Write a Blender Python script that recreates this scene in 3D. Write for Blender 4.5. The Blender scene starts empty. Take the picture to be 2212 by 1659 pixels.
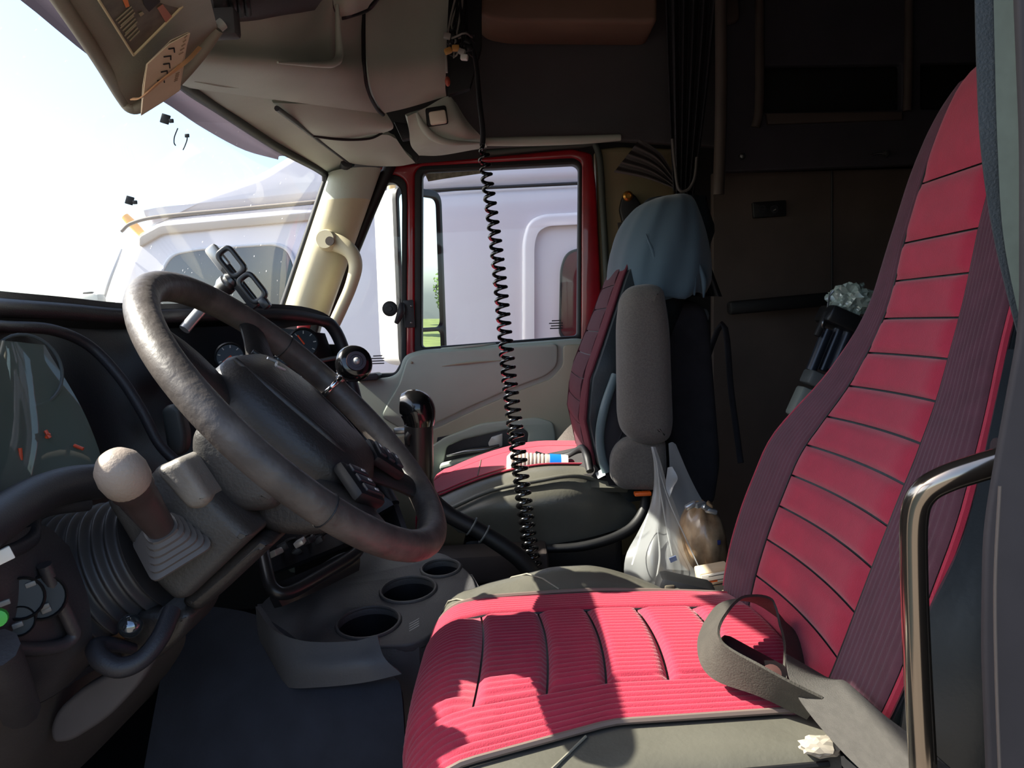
import bpy, bmesh, math, random
from mathutils import Vector, Matrix, noise
random.seed(7)
sc = bpy.context.scene
COL = sc.collection
# ------------------------------------------------------------------ camera
F = 1700.0; ROLL = math.radians(3.0); PIT = math.atan(129.5 / F)
ZC = 0.90                                   # camera height above the cab floor
cam_d = bpy.data.cameras.new('camera'); cam = bpy.data.objects.new('camera', cam_d); COL.objects.link(cam)
cam_d.sensor_width = 36.0; cam_d.lens = 36.0 * F / 2212.0; cam_d.clip_start = 0.01; cam_d.clip_end = 500
FWD = Vector((0, math.cos(PIT), -math.sin(PIT))); UP0 = Vector((0, math.sin(PIT), math.cos(PIT))); RT0 = Vector((1, 0, 0))
CX = RT0 * math.cos(ROLL) - UP0 * math.sin(ROLL); CY_ = RT0 * math.sin(ROLL) + UP0 * math.cos(ROLL)
cam.matrix_world = Matrix(((CX.x, CY_.x, -FWD.x, 0), (CX.y, CY_.y, -FWD.y, 0), (CX.z, CY_.z, -FWD.z, ZC), (0, 0, 0, 1)))
sc.camera = cam
# ------------------------------------------------------------------ sky, sun, exposure
SKY = .34; SUN = 13.5
world = bpy.data.worlds.new('sky'); sc.world = world; world.use_nodes = True
nt = world.node_tree; nt.nodes.clear()
wo = nt.nodes.new('ShaderNodeOutputWorld'); bg = nt.nodes.new('ShaderNodeBackground'); sk = nt.nodes.new('ShaderNodeTexSky')
sk.sky_type = 'NISHITA'; sk.sun_disc = False; sk.sun_elevation = math.radians(43.5); sk.sun_rotation = math.radians(-94.6)
sk.air_density = 1.0; sk.dust_density = 2.5; sk.ozone_density = 2.0; sk.altitude = 200
nt.links.new(sk.outputs[0], bg.inputs[0]); bg.inputs[1].default_value = SKY; nt.links.new(bg.outputs[0], wo.inputs[0])
SUNV = Vector((-0.74, 0.06, 0.70)).normalized()          # towards the sun
sun_d = bpy.data.lights.new('sun', 'SUN'); sun_d.energy = SUN; sun_d.angle = math.radians(0.53); sun_d.color = (1.0, 0.94, 0.84)
sun = bpy.data.objects.new('sun', sun_d); COL.objects.link(sun); sun.rotation_euler = SUNV.to_track_quat('Z', 'Y').to_euler(); sun.location = SUNV * 20
vs = sc.view_settings; vs.view_transform = 'Standard'; vs.look = 'None'; vs.gamma = 1.0; vs.use_curve_mapping = False
vs.exposure = 0.27
# ------------------------------------------------------------------ helpers
def ray(px, py):
    u = (px - 1106.0) / F; v = -(py - 829.5) / F
    return CX * u + CY_ * v + FWD
def W(px, py, Y): r = ray(px, py); return r * (Y / r.y) + Vector((0, 0, ZC))
def WZ(px, py, z): r = ray(px, py); return r * (z / r.z) + Vector((0, 0, ZC))
def WX(px, py, X): r = ray(px, py); return r * (X / r.x) + Vector((0, 0, ZC))
def pj(p):
    r = p - Vector((0, 0, ZC)); fz = r.dot(FWD); return (1106 + F * r.dot(CX) / fz, 829.5 - F * r.dot(CY_) / fz)
def V(x, y, z): return Vector((x, y, z + ZC))            # z relative to camera height
def lin(c): c /= 255.0; return c / 12.92 if c <= .04045 else ((c + .055) / 1.055) ** 2.4
MATS = {}
def M(name, rgb, rough=.6, metal=0., nscale=0., namt=.0, bump=0., bscale=60., coat=0., sheen=0., rgb2=None, spec=.5, stretch=None, trans=0.):
    if name in MATS: return MATS[name]
    m = bpy.data.materials.new(name); m.use_nodes = True; t = m.node_tree; p = t.nodes['Principled BSDF']
    c = tuple(lin(x) for x in rgb) + (1,)
    p.inputs['Base Color'].default_value = c; p.inputs['Roughness'].default_value = rough; p.inputs['Metallic'].default_value = metal
    p.inputs['Coat Weight'].default_value = coat; p.inputs['Sheen Weight'].default_value = sheen; p.inputs['Specular IOR Level'].default_value = spec
    if trans: p.inputs['Transmission Weight'].default_value = trans
    co = t.nodes.new('ShaderNodeTexCoord'); mp = t.nodes.new('ShaderNodeMapping'); t.links.new(co.outputs['Object'], mp.inputs[0])
    if stretch: mp.inputs['Scale'].default_value = stretch
    if nscale:
        n = t.nodes.new('ShaderNodeTexNoise'); n.inputs['Scale'].default_value = nscale; n.inputs['Detail'].default_value = 4
        t.links.new(mp.outputs[0], n.inputs['Vector'])
        r = t.nodes.new('ShaderNodeValToRGB'); c2 = tuple(lin(x) for x in rgb2) + (1,) if rgb2 else tuple(x * (1 - namt) for x in c[:3]) + (1,)
        r.color_ramp.elements[0].position = .35; r.color_ramp.elements[1].position = .68
        r.color_ramp.elements[0].color = c2; r.color_ramp.elements[1].color = c
        t.links.new(n.outputs['Fac'], r.inputs[0]); t.links.new(r.outputs[0], p.inputs['Base Color'])
    if bump:
        n2 = t.nodes.new('ShaderNodeTexNoise'); n2.inputs['Scale'].default_value = bscale; n2.inputs['Detail'].default_value = 3
        t.links.new(mp.outputs[0], n2.inputs['Vector'])
        b = t.nodes.new('ShaderNodeBump'); b.inputs['Strength'].default_value = bump; b.inputs['Distance'].default_value = .002
        t.links.new(n2.outputs['Fac'], b.inputs['Height']); t.links.new(b.outputs[0], p.inputs['Normal'])
    MATS[name] = m; return m
def glass_mat(name, tint=(.93, .95, .94), gloss=.06, dirt_or_haze=0., dscale=60., dcol=(.8, .8, .8), streak=None, floor=None, diff=False):
    m = bpy.data.materials.new(name); m.use_nodes = True; t = m.node_tree; t.nodes.clear()
    o = t.nodes.new('ShaderNodeOutputMaterial'); tr = t.nodes.new('ShaderNodeBsdfTransparent'); gl = t.nodes.new('ShaderNodeBsdfGlossy')
    tr.inputs[0].default_value = tint + (1,); gl.inputs['Roughness'].default_value = .02
    mx = t.nodes.new('ShaderNodeMixShader'); lw = t.nodes.new('ShaderNodeLayerWeight'); lw.inputs[0].default_value = .5; pw = t.nodes.new('ShaderNodeMath'); pw.operation = 'POWER'; pw.inputs[1].default_value = 4; t.links.new(lw.outputs['Facing'], pw.inputs[0]); fr = t.nodes.new('ShaderNodeMath'); fr.operation = 'MULTIPLY_ADD'; fr.inputs[1].default_value = .45; fr.inputs[2].default_value = gloss * .4; t.links.new(pw.outputs[0], fr.inputs[0])
    t.links.new(fr.outputs[0], mx.inputs[0]); t.links.new(tr.outputs[0], mx.inputs[1]); t.links.new(gl.outputs[0], mx.inputs[2])
    last = mx
    if dirt_or_haze:
        co = t.nodes.new('ShaderNodeTexCoord'); mp = t.nodes.new('ShaderNodeMapping'); t.links.new(co.outputs['Object'], mp.inputs[0])
        if streak: mp.inputs['Scale'].default_value = streak; mp.inputs['Rotation'].default_value = (0.5, .6, 0)
        n = t.nodes.new('ShaderNodeTexNoise'); n.inputs['Scale'].default_value = dscale; n.inputs['Detail'].default_value = 2; t.links.new(mp.outputs[0], n.inputs['Vector'])
        r = t.nodes.new('ShaderNodeValToRGB'); r.color_ramp.elements[0].position = .73; r.color_ramp.elements[1].position = .78
        r.color_ramp.elements[0].color = (dirt_or_haze * .04 if floor is None else floor, ) * 3 + (1,); r.color_ramp.elements[1].color = (dirt_or_haze, ) * 3 + (1,)
        t.links.new(n.outputs['Fac'], r.inputs[0])
        d = t.nodes.new('ShaderNodeBsdfDiffuse' if diff else 'ShaderNodeBsdfTranslucent'); d.inputs[0].default_value = dcol + (1,)
        m2 = t.nodes.new('ShaderNodeMixShader'); t.links.new(r.outputs[0], m2.inputs[0]); t.links.new(last.outputs[0], m2.inputs[1]); t.links.new(d.outputs[0], m2.inputs[2]); last = m2
    t.links.new(last.outputs[0], o.inputs[0]); MATS[name] = m; return m
WL = {}
def thing(name, label, cat, loc, group=None):
    o = bpy.data.objects.new(name, None); COL.objects.link(o); o.location = loc; o.empty_display_size = .05
    o['label'] = label; o['category'] = cat
    if group: o['group'] = group
    WL[o.name] = Vector(loc); return o
def struct(o, label=None):
    o['kind'] = 'structure'
    if label: o['label'] = label
    return o
def sroot(name, loc):
    o = bpy.data.objects.new(name, None); COL.objects.link(o); o.location = loc; o['kind'] = 'structure'; WL[o.name] = Vector(loc); return o
def tag(o, label, cat, group=None):
    o['label'] = label; o['category'] = cat
    if group: o['group'] = group
    return o
def link_me(name, me, mat, parent, ang=40):
    me.materials.append(mat)
    o = bpy.data.objects.new(name, me); COL.objects.link(o)
    n = len(me.vertices)
    xs = [v.co for v in me.vertices]
    c = Vector(((min(v.x for v in xs) + max(v.x for v in xs)) / 2, (min(v.y for v in xs) + max(v.y for v in xs)) / 2, min(v.z for v in xs)))
    for v in me.vertices: v.co -= c
    me.shade_smooth(); me.set_sharp_from_angle(angle=math.radians(ang))
    WL[o.name] = c
    if parent: o.parent = parent; o.location = c - WL[parent.name]
    else: o.location = c
    return o
def mesh(name, verts, faces, mat, parent=None, ang=40):
    me = bpy.data.meshes.new(name); me.from_pydata([tuple(v) for v in verts], [], faces); me.validate()
    bm = bmesh.new(); bm.from_mesh(me); bmesh.ops.recalc_face_normals(bm, faces=bm.faces); bm.to_mesh(me); bm.free()
    return link_me(name, me, mat, parent, ang)
def cr(pts, n, closed=False):
    """Catmull-Rom resample"""
    P = [Vector(p) for p in pts]; k = len(P); out = []
    if k == 1: return P * n
    segs = k if closed else k - 1
    for i in range(n):
        t = i / n * segs if closed else i / (n - 1) * segs
        j = min(int(t), segs - 1); f = t - j
        if closed: p0, p1, p2, p3 = P[(j - 1) % k], P[j % k], P[(j + 1) % k], P[(j + 2) % k]
        else:
            p1, p2 = P[j], P[j + 1]; p0 = P[j - 1] if j > 0 else p1 * 2 - p2; p3 = P[j + 2] if j + 2 < k else p2 * 2 - p1
        out.append(.5 * ((2 * p1) + (p2 - p0) * f + (2 * p0 - 5 * p1 + 4 * p2 - p3) * f * f + (3 * p1 - p0 - 3 * p2 + p3) * f ** 3))
    return out
def crs(vals, t):
    """1-d piecewise-smooth table lookup [(x, y...)...]"""
    if t <= vals[0][0]: return vals[0][1:]
    for a, b in zip(vals, vals[1:]):
        if t <= b[0]:
            f = (t - a[0]) / (b[0] - a[0]); return tuple(p + (q - p) * f for p, q in zip(a[1:], b[1:]))
    return vals[-1][1:]
def tube_vf(pts, r, seg=10, closed=False, cap=True, flat=None):
    n = len(pts); rs = r if isinstance(r, (list, tuple)) else [r] * n
    vs_, fs = [], []; up = None
    for i, p in enumerate(pts):
        if closed: d = pts[(i + 1) % n] - pts[i - 1]
        else: d = pts[min(i + 1, n - 1)] - pts[max(i - 1, 0)]
        d.normalize()
        if up is None:
            up = Vector((0, 0, 1)) if abs(d.z) < .9 else Vector((1, 0, 0))
            if flat is not None: up = Vector(flat)
        up = (up - d * up.dot(d)); up = up.normalized() if up.length > 1e-6 else d.orthogonal().normalized()
        s = d.cross(up)
        for k in range(seg):
            a = 2 * math.pi * k / seg; vs_.append(p + (up * math.sin(a) + s * math.cos(a)) * rs[i])
    m = n if closed else n - 1
    for i in range(m):
        for k in range(seg):
            a, b = i * seg + k, i * seg + (k + 1) % seg; j = ((i + 1) % n) * seg
            fs.append((a, b, j + (k + 1) % seg, j + k))
    if cap and not closed: fs.append(tuple(range(seg))[::-1]); fs.append(tuple(range((n - 1) * seg, n * seg)))
    return vs_, fs
def tube(name, pts, r, mat, parent=None, seg=10, n=0, closed=False):
    P = [Vector(p) for p in pts]
    if n:
        if isinstance(r, (list, tuple)): rr = [x.x for x in cr([Vector((q, 0, 0)) for q in r], n, closed)]; r = rr
        P = cr(P, n, closed)
    v, f = tube_vf(P, r, seg, closed); return mesh(name, v, f, mat, parent, 50)
def ribbon(name, pts, width_dirs, w, th, mat, parent=None, n=24):
    """flat band swept along pts; width_dirs gives the across direction at each control point"""
    P = cr(pts, n); D = cr(width_dirs, n); vs_, fs = [], []
    for i in range(n):
        t = (P[min(i + 1, n - 1)] - P[max(i - 1, 0)]).normalized(); d = (D[i] - t * D[i].dot(t)).normalized(); nn = t.cross(d)
        for a, b in ((-1, -1), (1, -1), (1, 1), (-1, 1)): vs_.append(P[i] + d * (a * w / 2) + nn * (b * th / 2))
    for i in range(n - 1):
        for k in range(4): fs.append((i * 4 + k, i * 4 + (k + 1) % 4, i * 4 + 4 + (k + 1) % 4, i * 4 + 4 + k))
    fs += [(3, 2, 1, 0), tuple((n - 1) * 4 + k for k in range(4))]
    return mesh(name, vs_, fs, mat, parent, 40)
def loft(name, rings, mat, parent=None, cap=True, ang=45, closed=True):
    k = len(rings[0]); vs_ = [v for r in rings for v in r]; fs = []
    for i in range(len(rings) - 1):
        for j in range(k if closed else k - 1): fs.append((i * k + j, i * k + (j + 1) % k, (i + 1) * k + (j + 1) % k, (i + 1) * k + j))
    if cap: fs.append(tuple(range(k))[::-1]); fs.append(tuple(range((len(rings) - 1) * k, len(rings) * k)))
    return mesh(name, vs_, fs, mat, parent, ang)
def grid(name, rows, mat, parent=None, th=0., ang=50):
    """surface through rows of points, optional thickness away from the camera side normals"""
    k = len(rows[0]); vs_ = [v for r in rows for v in r]; fs = [(i * k + j, i * k + j + 1, (i + 1) * k + j + 1, (i + 1) * k + j) for i in range(len(rows) - 1) for j in range(k - 1)]
    me = bpy.data.meshes.new(name); me.from_pydata([tuple(v) for v in vs_], [], fs)
    bm = bmesh.new(); bm.from_mesh(me); bm.normal_update()
    c = Vector((0, 0, ZC)); s = sum((c - f.calc_center_median()).dot(f.normal) * f.calc_area() for f in bm.faces)
    if s < 0: bmesh.ops.reverse_faces(bm, faces=bm.faces)
    if th:
        bm.normal_update(); bmesh.ops.solidify(bm, geom=bm.faces[:], thickness=th)
        bmesh.ops.recalc_face_normals(bm, faces=bm.faces)
    bm.to_mesh(me); bm.free(); return link_me(name, me, mat, parent, ang)
def patch(name, ctrl, mat, parent=None, nu=14, nv=14, th=.012, ang=50):
    R1 = [cr(r, nu) for r in ctrl]; cols = [cr([R1[i][j] for i in range(len(R1))], nv) for j in range(nu)]
    return grid(name, [[cols[j][i] for j in range(nu)] for i in range(nv)], mat, parent, th, ang)
def rpoly(pts, r, n=5):
    """2-d rounded polygon"""
    P = [Vector((p[0], p[1])) for p in pts]; out = []; k = len(P)
    rs = r if isinstance(r, (list, tuple)) else [r] * k
    for i in range(k):
        a, b, c = P[i - 1], P[i], P[(i + 1) % k]; d1, d2 = (a - b), (c - b)
        q = min(rs[i], d1.length * .48, d2.length * .48)
        if q < 1e-5: out.append(b); continue
        s, e = b + d1.normalized() * q, b + d2.normalized() * q
        for j in range(n + 1):
            t = j / n; out.append(s * (1 - t) ** 2 + b * 2 * t * (1 - t) + e * t * t)
    return out
def curve_me(name, outlines, th, bev, bres=2):
    cu = bpy.data.curves.new(name, 'CURVE'); cu.dimensions = '2D'; cu.fill_mode = 'BOTH'
    cu.extrude = max(th / 2 - bev, 0); cu.bevel_depth = bev; cu.bevel_resolution = bres; cu.offset = -bev
    for o in outlines:
        s = cu.splines.new('POLY'); s.points.add(len(o) - 1); s.use_cyclic_u = True
        for i, p in enumerate(o): s.points[i].co = (p[0], p[1], 0, 1)
    ob = bpy.data.objects.new(name, cu); COL.objects.link(ob)
    me = bpy.data.meshes.new_from_object(ob.evaluated_get(bpy.context.evaluated_depsgraph_get())); bpy.data.objects.remove(ob); bpy.data.curves.remove(cu)
    bm = bmesh.new(); bm.from_mesh(me); bmesh.ops.remove_doubles(bm, verts=bm.verts, dist=1e-5); bmesh.ops.recalc_face_normals(bm, faces=bm.faces); bm.to_mesh(me); bm.free()
    me.materials.clear(); me.name = name
    return me
def plate(name, outlines, org, ex, ey, th, mat, parent=None, bev=.002, ang=35):
    """flat piece with holes; outlines in the (ex, ey) plane at org; thickness along ex x ey, centred"""
    ex = Vector(ex).normalized(); ey = Vector(ey); ey = (ey - ex * ey.dot(ex)).normalized(); ez = ex.cross(ey)
    me = curve_me(name, outlines, th, bev)
    o = Vector(org)
    for v in me.vertices: v.co = o + ex * v.co.x + ey * v.co.y + ez * v.co.z
    return link_me(name, me, mat, parent, ang)
def pxo(pts, Y, r=0, n=5):
    """pixel outline -> (x, z) outline on the plane y = Y"""
    o = [(w.x, w.z) for w in (W(p[0], p[1], Y) for p in pts)]
    return rpoly(o, r, n) if r else [Vector(p) for p in o]
def pxplate(name, outer, Y, th, mat, parent=None, bev=.003, r=0, holes=(), hr=0):
    """plate facing the driver whose front face lies on y = Y"""
    return plate(name, [pxo(outer, Y, r)] + [pxo(h, Y, hr) for h in holes], (0, Y + th / 2, 0), (1, 0, 0), (0, 0, 1), th, mat, parent, bev)
def rbox(name, c, size, mat, parent=None, bev=.005, ex=(1, 0, 0), ez=(0, 0, 1), seg=2):
    ex = Vector(ex).normalized(); ez = Vector(ez); ez = (ez - ex * ez.dot(ex)).normalized(); ey = ez.cross(ex)
    bm = bmesh.new(); bmesh.ops.create_cube(bm, size=1)
    for v in bm.verts: v.co = Vector((v.co.x * size[0], v.co.y * size[1], v.co.z * size[2]))
    if bev: bmesh.ops.bevel(bm, geom=bm.edges[:] + bm.verts[:], offset=min(bev, min(size) * .45), segments=seg, affect='EDGES', profile=.5)
    for v in bm.verts: v.co = Vector(c) + ex * v.co.x + ey * v.co.y + ez * v.co.z
    bmesh.ops.recalc_face_normals(bm, faces=bm.faces)
    me = bpy.data.meshes.new(name); bm.to_mesh(me); bm.free(); return link_me(name, me, mat, parent, 35)
def lathe(name, org, axis, prof, mat, parent=None, seg=24, ref=None, ang=40, sq=1.0):
    """revolve (distance along axis, radius) profile"""
    ax = Vector(axis).normalized(); a = Vector(ref) if ref else ax.orthogonal(); a = (a - ax * a.dot(ax)).normalized(); b = ax.cross(a)
    rings = [[Vector(org) + ax * h + (a * math.cos(2 * math.pi * k / seg) + b * math.sin(2 * math.pi * k / seg) * sq) * max(r, 1e-4) for k in range(seg)] for h, r in prof]
    return loft(name, rings, mat, parent, True, ang)
def torus_pts(c, n, R, k=48, ref=None):
    n = Vector(n).normalized(); a = Vector(ref) if ref else n.orthogonal(); a = (a - n * a.dot(n)).normalized(); b = n.cross(a)
    return [Vector(c) + (a * math.cos(2 * math.pi * i / k) + b * math.sin(2 * math.pi * i / k)) * R for i in range(k)]
def ball(name, c, r, mat, parent=None, seg=20, scale=(1, 1, 1)):
    bm = bmesh.new(); bmesh.ops.create_uvsphere(bm, u_segments=seg, v_segments=seg // 2 + 2, radius=r)
    for v in bm.verts: v.co = Vector(c) + Vector((v.co.x * scale[0], v.co.y * scale[1], v.co.z * scale[2]))
    me = bpy.data.meshes.new(name); bm.to_mesh(me); bm.free(); return link_me(name, me, mat, parent, 60)
def text(name, body, org, ex, ey, size, mat, parent, th=.0006):
    cu = bpy.data.curves.new(name, 'FONT'); cu.body = body; cu.size = size; cu.extrude = th / 2; cu.align_x = 'CENTER'; cu.align_y = 'CENTER'; cu.resolution_u = 2
    ob = bpy.data.objects.new(name, cu); COL.objects.link(ob)
    me = bpy.data.meshes.new_from_object(ob.evaluated_get(bpy.context.evaluated_depsgraph_get())); bpy.data.objects.remove(ob); bpy.data.curves.remove(cu); me.materials.clear()
    ex = Vector(ex).normalized(); ey = Vector(ey); ey = (ey - ex * ey.dot(ex)).normalized(); ez = ex.cross(ey)
    for v in me.vertices: v.co = Vector(org) + ex * v.co.x + ey * v.co.y + ez * v.co.z
    return link_me(name, me, mat, parent)
# ------------------------------------------------------------------ materials
grey = M('headliner_grey', (190, 196, 182), .62, nscale=6, namt=.12, bump=.15, bscale=400)
grey_d = M('side_trim_grey', (74, 72, 74), .7, nscale=8, namt=.12, bump=.15, bscale=300)
door_g = M('door_panel_grey', (164, 174, 163), .5, nscale=5, namt=.1, bump=.12, bscale=500)
door_t = M('door_insert_taupe', (160, 157, 136), .5, nscale=5, namt=.1, bump=.12, bscale=500)
cream = M('cream_pillar_plastic', (206, 196, 164), .45, nscale=10, namt=.08, bump=.08, bscale=300)
beige = M('beige_pillar_trim', (140, 128, 96), .6, nscale=8, namt=.15)
red_p = M('red_door_paint', (150, 14, 28), .28, coat=.5, nscale=14, namt=.25)
blk = M('black_rubber', (22, 22, 24), .55, nscale=20, namt=.3)
blk_g = M('black_gloss', (14, 14, 15), .18, coat=.5)
dash_m = M('dash_charcoal', (46, 45, 50), .5, nscale=9, namt=.3, bump=.2, bscale=500)
dash_f = M('dash_face_black', (26, 27, 32), .42, nscale=9, namt=.25, bump=.1, bscale=400)
col_g = M('column_grey_plastic', (64, 62, 60), .5, nscale=22, namt=.2, bump=.35, bscale=260)
wheel_m = M('worn_black_leather', (92, 85, 80), .48, nscale=24, rgb2=(64, 58, 55), bump=.55, bscale=90)
leath = M('black_seat_leather', (100, 98, 88), .38, nscale=9, namt=.25, bump=.2, bscale=160)
leath_b = M('bluish_seat_leather', (46, 53, 57), .42, nscale=7, namt=.3, bump=.2, bscale=130)
redc = M('red_seat_cloth', (168, 30, 60), .85, nscale=40, namt=.12, bump=.3, bscale=700, sheen=.25)
maroon = M('maroon_ribbed_cloth', (84, 44, 58), .85, nscale=40, namt=.2, bump=.2, bscale=600, sheen=.2)
pip = M('taupe_piping', (112, 96, 88), .7)
web = M('seat_belt_webbing', (66, 63, 59), .8, nscale=60, namt=.2, bump=.5, bscale=600, stretch=(1, 1, 6))
felt = M('grey_armrest_cloth', (106, 100, 94), .95, nscale=300, namt=.25, bump=.3, bscale=500, sheen=.2)
shirt = M('blue_grey_jersey', (74, 94, 108), .9, nscale=6, namt=.15, bump=.1, bscale=400, sheen=.2)
curt = M('dark_curtain_cloth', (46, 44, 50), .9, nscale=30, namt=.3)
sleeper = M('sleeper_brown_panel', (84, 72, 66), .7, nscale=6, namt=.25)
sleeper_d = M('sleeper_dark_cloth', (60, 57, 64), .85, nscale=6, namt=.25)
chrome = M('chrome', (215, 215, 215), .12, 1.0)
steel = M('brushed_steel', (150, 150, 150), .35, 1.0)
silver = M('silver_plastic', (190, 190, 188), .3, .4)
wtruck = M('white_truck_paint', (214, 211, 216), .3, coat=.4, nscale=3, namt=.04)
paper = M('cream_paper', (206, 186, 158), .8, nscale=30, namt=.08)
ink = M('black_ink', (38, 34, 36), .8)
orange = M('orange_plastic', (226, 96, 20), .5)
floor_m = M('rubber_floor_mat', (30, 30, 33), .75, nscale=14, namt=.4, bump=.4, bscale=80)
engine_m = M('engine_cover_plastic', (84, 83, 84), .55, nscale=7, namt=.25, bump=.25, bscale=300)
white_p = M('white_plastic', (225, 222, 214), .5)
# ------------------------------------------------------------------ cab shell
DY = 2.45
GZ = -1.15
ground_m = M('gravel_ground', (112, 104, 94), .95, nscale=3, namt=.25, bump=.5, bscale=40)
grass_m = M('grass_field', (112, 124, 58), .95, nscale=1.2, namt=.35, bump=.6, bscale=30)
shell_m = M('cab_shell', (60, 58, 58), .8, nscale=5, namt=.2)
def box(name, a, b, mat, bev=.004):
    a, b = Vector(a), Vector(b); return rbox(name, (a + b) / 2, b - a, mat, None, bev)
struct(box('floor', (-1.15, .50, -.06), (2.3, 2.60, 0), floor_m), 'dark rubber cab floor')
struct(box('ceiling', (-.62, .40, ZC + 1.15), (2.3, 2.62, ZC + 1.2), sleeper_d), 'dark cab roof lining')
struct(box('wall_rear', (2.3, .40, 0), (2.34, 2.62, ZC + 1.15), sleeper_d), 'dark rear sleeper wall')
struct(box('wall_front', (-1.19, .50, 0), (-1.15, 2.60, .905), shell_m), 'firewall below the windshield')
struct(box('wall_front_upper', (-.66, .40, ZC + .55), (-.62, 2.36, ZC + 1.2), shell_m), 'roof front above the windshield')
struct(box('wall_front_corner', (-.66, 2.36, ZC + .64), (-.62, 2.62, ZC + 1.2), shell_m), 'roof front corner on the passenger side')
# driver side behind the door opening, and above it
struct(box('wall_left', (.42, .40, 0), (2.3, .44, ZC + 1.15), shell_m), 'driver side sleeper wall')
struct(box('wall_left_upper', (-.62, .40, ZC + .54), (.42, .44, ZC + 1.15), shell_m), 'driver side wall above the door opening')
struct(box('wall_left_front', (-1.15, .46, 0), (-.72, .50, ZC - .02), shell_m), 'driver side cowl panel')
# passenger side: a wall with the door opening cut out
wr = [Vector((-1.15, 0)), Vector((2.3, 0)), Vector((2.3, ZC + 1.15)), Vector((-.62, ZC + 1.15)), Vector((-.50, ZC + .56)), Vector((-.72, ZC + .05)), Vector((-1.15, ZC - .05))]
dop = pxo([(672, 700), (802, 392), (845, 372), (905, 364), (1040, 356), (1236, 344), (1262, 356), (1266, 480), (1276, 1180), (672, 1180)], 2.56, .03)
wrp = struct(plate('wall_right', [wr, dop], (0, 2.575, 0), (1, 0, 0), (0, 0, 1), .03, shell_m, None, .002), 'passenger side wall of the cab')
plate('outer_skin', [wr, dop], (0, 2.60, 0), (1, 0, 0), (0, 0, 1), .02, red_p, wrp, .002)
# open driver door, out of view ahead of the opening, added to cut fill light
d2 = sroot('door_2', (-.66, .1, -.1)); struct(d2, 'unseen open driver door in red paint, added to cut fill light')
plate('door_panel', [rpoly([(-.62, -.15), (.30, -.15), (.30, ZC + .42), (.05, ZC + .52), (-.62, ZC + .50)], .05), rpoly([(-.55, ZC + .02), (.24, ZC + .02), (.22, ZC + .36), (.02, ZC + .44), (-.55, ZC + .43)], .04)], (-.70, .05, 0), (0, 1, 0), (0, 0, 1), .06, red_p, d2, .008)
plate('door_card', [rpoly([(-.58, -.10), (.27, -.10), (.27, ZC - .02), (-.58, ZC - .02)], .05)], (-.655, .05, 0), (0, 1, 0), (0, 0, 1), .03, door_g, d2, .008)

# ------------------------------------------------------------------ passenger door
d1 = sroot('door_1', (0, DY, .02))
main_win = [(912, 378), (921, 371), (1240, 354), (1250, 362), (1247, 725), (911, 751)]
vent_win = [(690, 700), (818, 412), (833, 395), (852, 394), (866, 408), (868, 440), (866, 782), (852, 806), (660, 812)]
frame_out = [(640, 700), (795, 368), (835, 358), (905, 352), (1040, 340), (1238, 321), (1279, 331), (1288, 400), (1304, 745), (1304, 820), (640, 830)]
# red painted frame, seals inside it
grow = lambda pts, c, s: [((p[0] - c[0]) * s[0] + c[0], (p[1] - c[1]) * s[1] + c[1]) for p in pts]
pxplate('door_frame', frame_out, DY, .05, red_p, d1, .008, .012, [[(896, 374), (907, 359), (1241, 341), (1257, 352), (1255, 739), (896, 764)], [(672, 700), (800, 400), (822, 380), (858, 377), (877, 392), (879, 440), (877, 786), (860, 822), (640, 826)]], .015)
pxplate('window_seal', [(893, 372), (905, 356), (1242, 338), (1260, 350), (1258, 742), (893, 768)], DY + .005, .045, blk, d1, .006, .02, [grow(main_win, (1080, 560), (1.0, 1.0))], .012)
pxplate('vent_seal', [(668, 700), (797, 400), (822, 378), (860, 375), (880, 392), (881, 440), (879, 788), (862, 824), (640, 828)], DY + .004, .046, blk, d1, .006, .02, [vent_win], .012)
wglass = glass_mat('door_glass', (.95, .97, .96), .05, .10, 220, (.85, .85, .85), (1, 1, .25))
pxplate('window_pane', grow(main_win, (1080, 560), (1.03, 1.03)), DY + .028, .004, wglass, d1, 0)
pxplate('vent_pane', grow(vent_win, (800, 600), (1.02, 1.02)), DY + .028, .004, wglass, d1, 0)
# dirty tape strip along the top of the glass, and the etched marks in the lower corners of both panes
pxplate('peeling_film', [(918, 376), (1040, 368), (1044, 374), (960, 386), (925, 392)], DY + .024, .002, M('peeling_film', (150, 150, 132), .8, nscale=60, namt=.5), d1, 0)
for bx, by in ((800, 768), (1186, 692)):
    for q, (dx, w_) in enumerate(((6, 20), (0, 30), (4, 26), (2, 28))):
        y = by + q * 5.5; pxplate('glass_marking', [(bx + dx, y), (bx + dx + w_, y - 1), (bx + dx + w_, y + 1.4), (bx + dx, y + 2.4)], DY + .0262, .0008, ink, d1, 0)
# inner door card
panel = [(620, 822), (835, 818), (860, 806), (872, 768), (905, 757), (1250, 731), (1287, 737), (1310, 760), (1312, 1210), (620, 1240)]
dp = pxplate('door_card', panel, DY - .055, .055, door_g, d1, .012, .02)
pxplate('upper_insert', [(880, 772), (910, 762), (1206, 741), (1205, 790), (1180, 812), (1100, 842), (1010, 882), (930, 920), (880, 935), (820, 900), (862, 830)], DY - .064, .02, door_g, dp, .006, .02)
pxplate('lower_insert', [(780, 960), (940, 926), (1020, 888), (1110, 848), (1190, 818), (1216, 790), (1216, 745), (1284, 742), (1286, 1180), (780, 1180)], DY - .060, .012, door_t, dp, .005, .015)
pk = pxplate('armrest_pocket', [(900, 985), (960, 945), (1040, 915), (1160, 902), (1195, 912), (1202, 945), (1190, 1040), (900, 1070)], DY - .072, .02, door_g, dp, .006, .015, [[(958, 1000), (965, 965), (1000, 950), (1125, 922), (1142, 935), (1135, 990), (1100, 1060), (950, 1070)]], .01)
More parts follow.
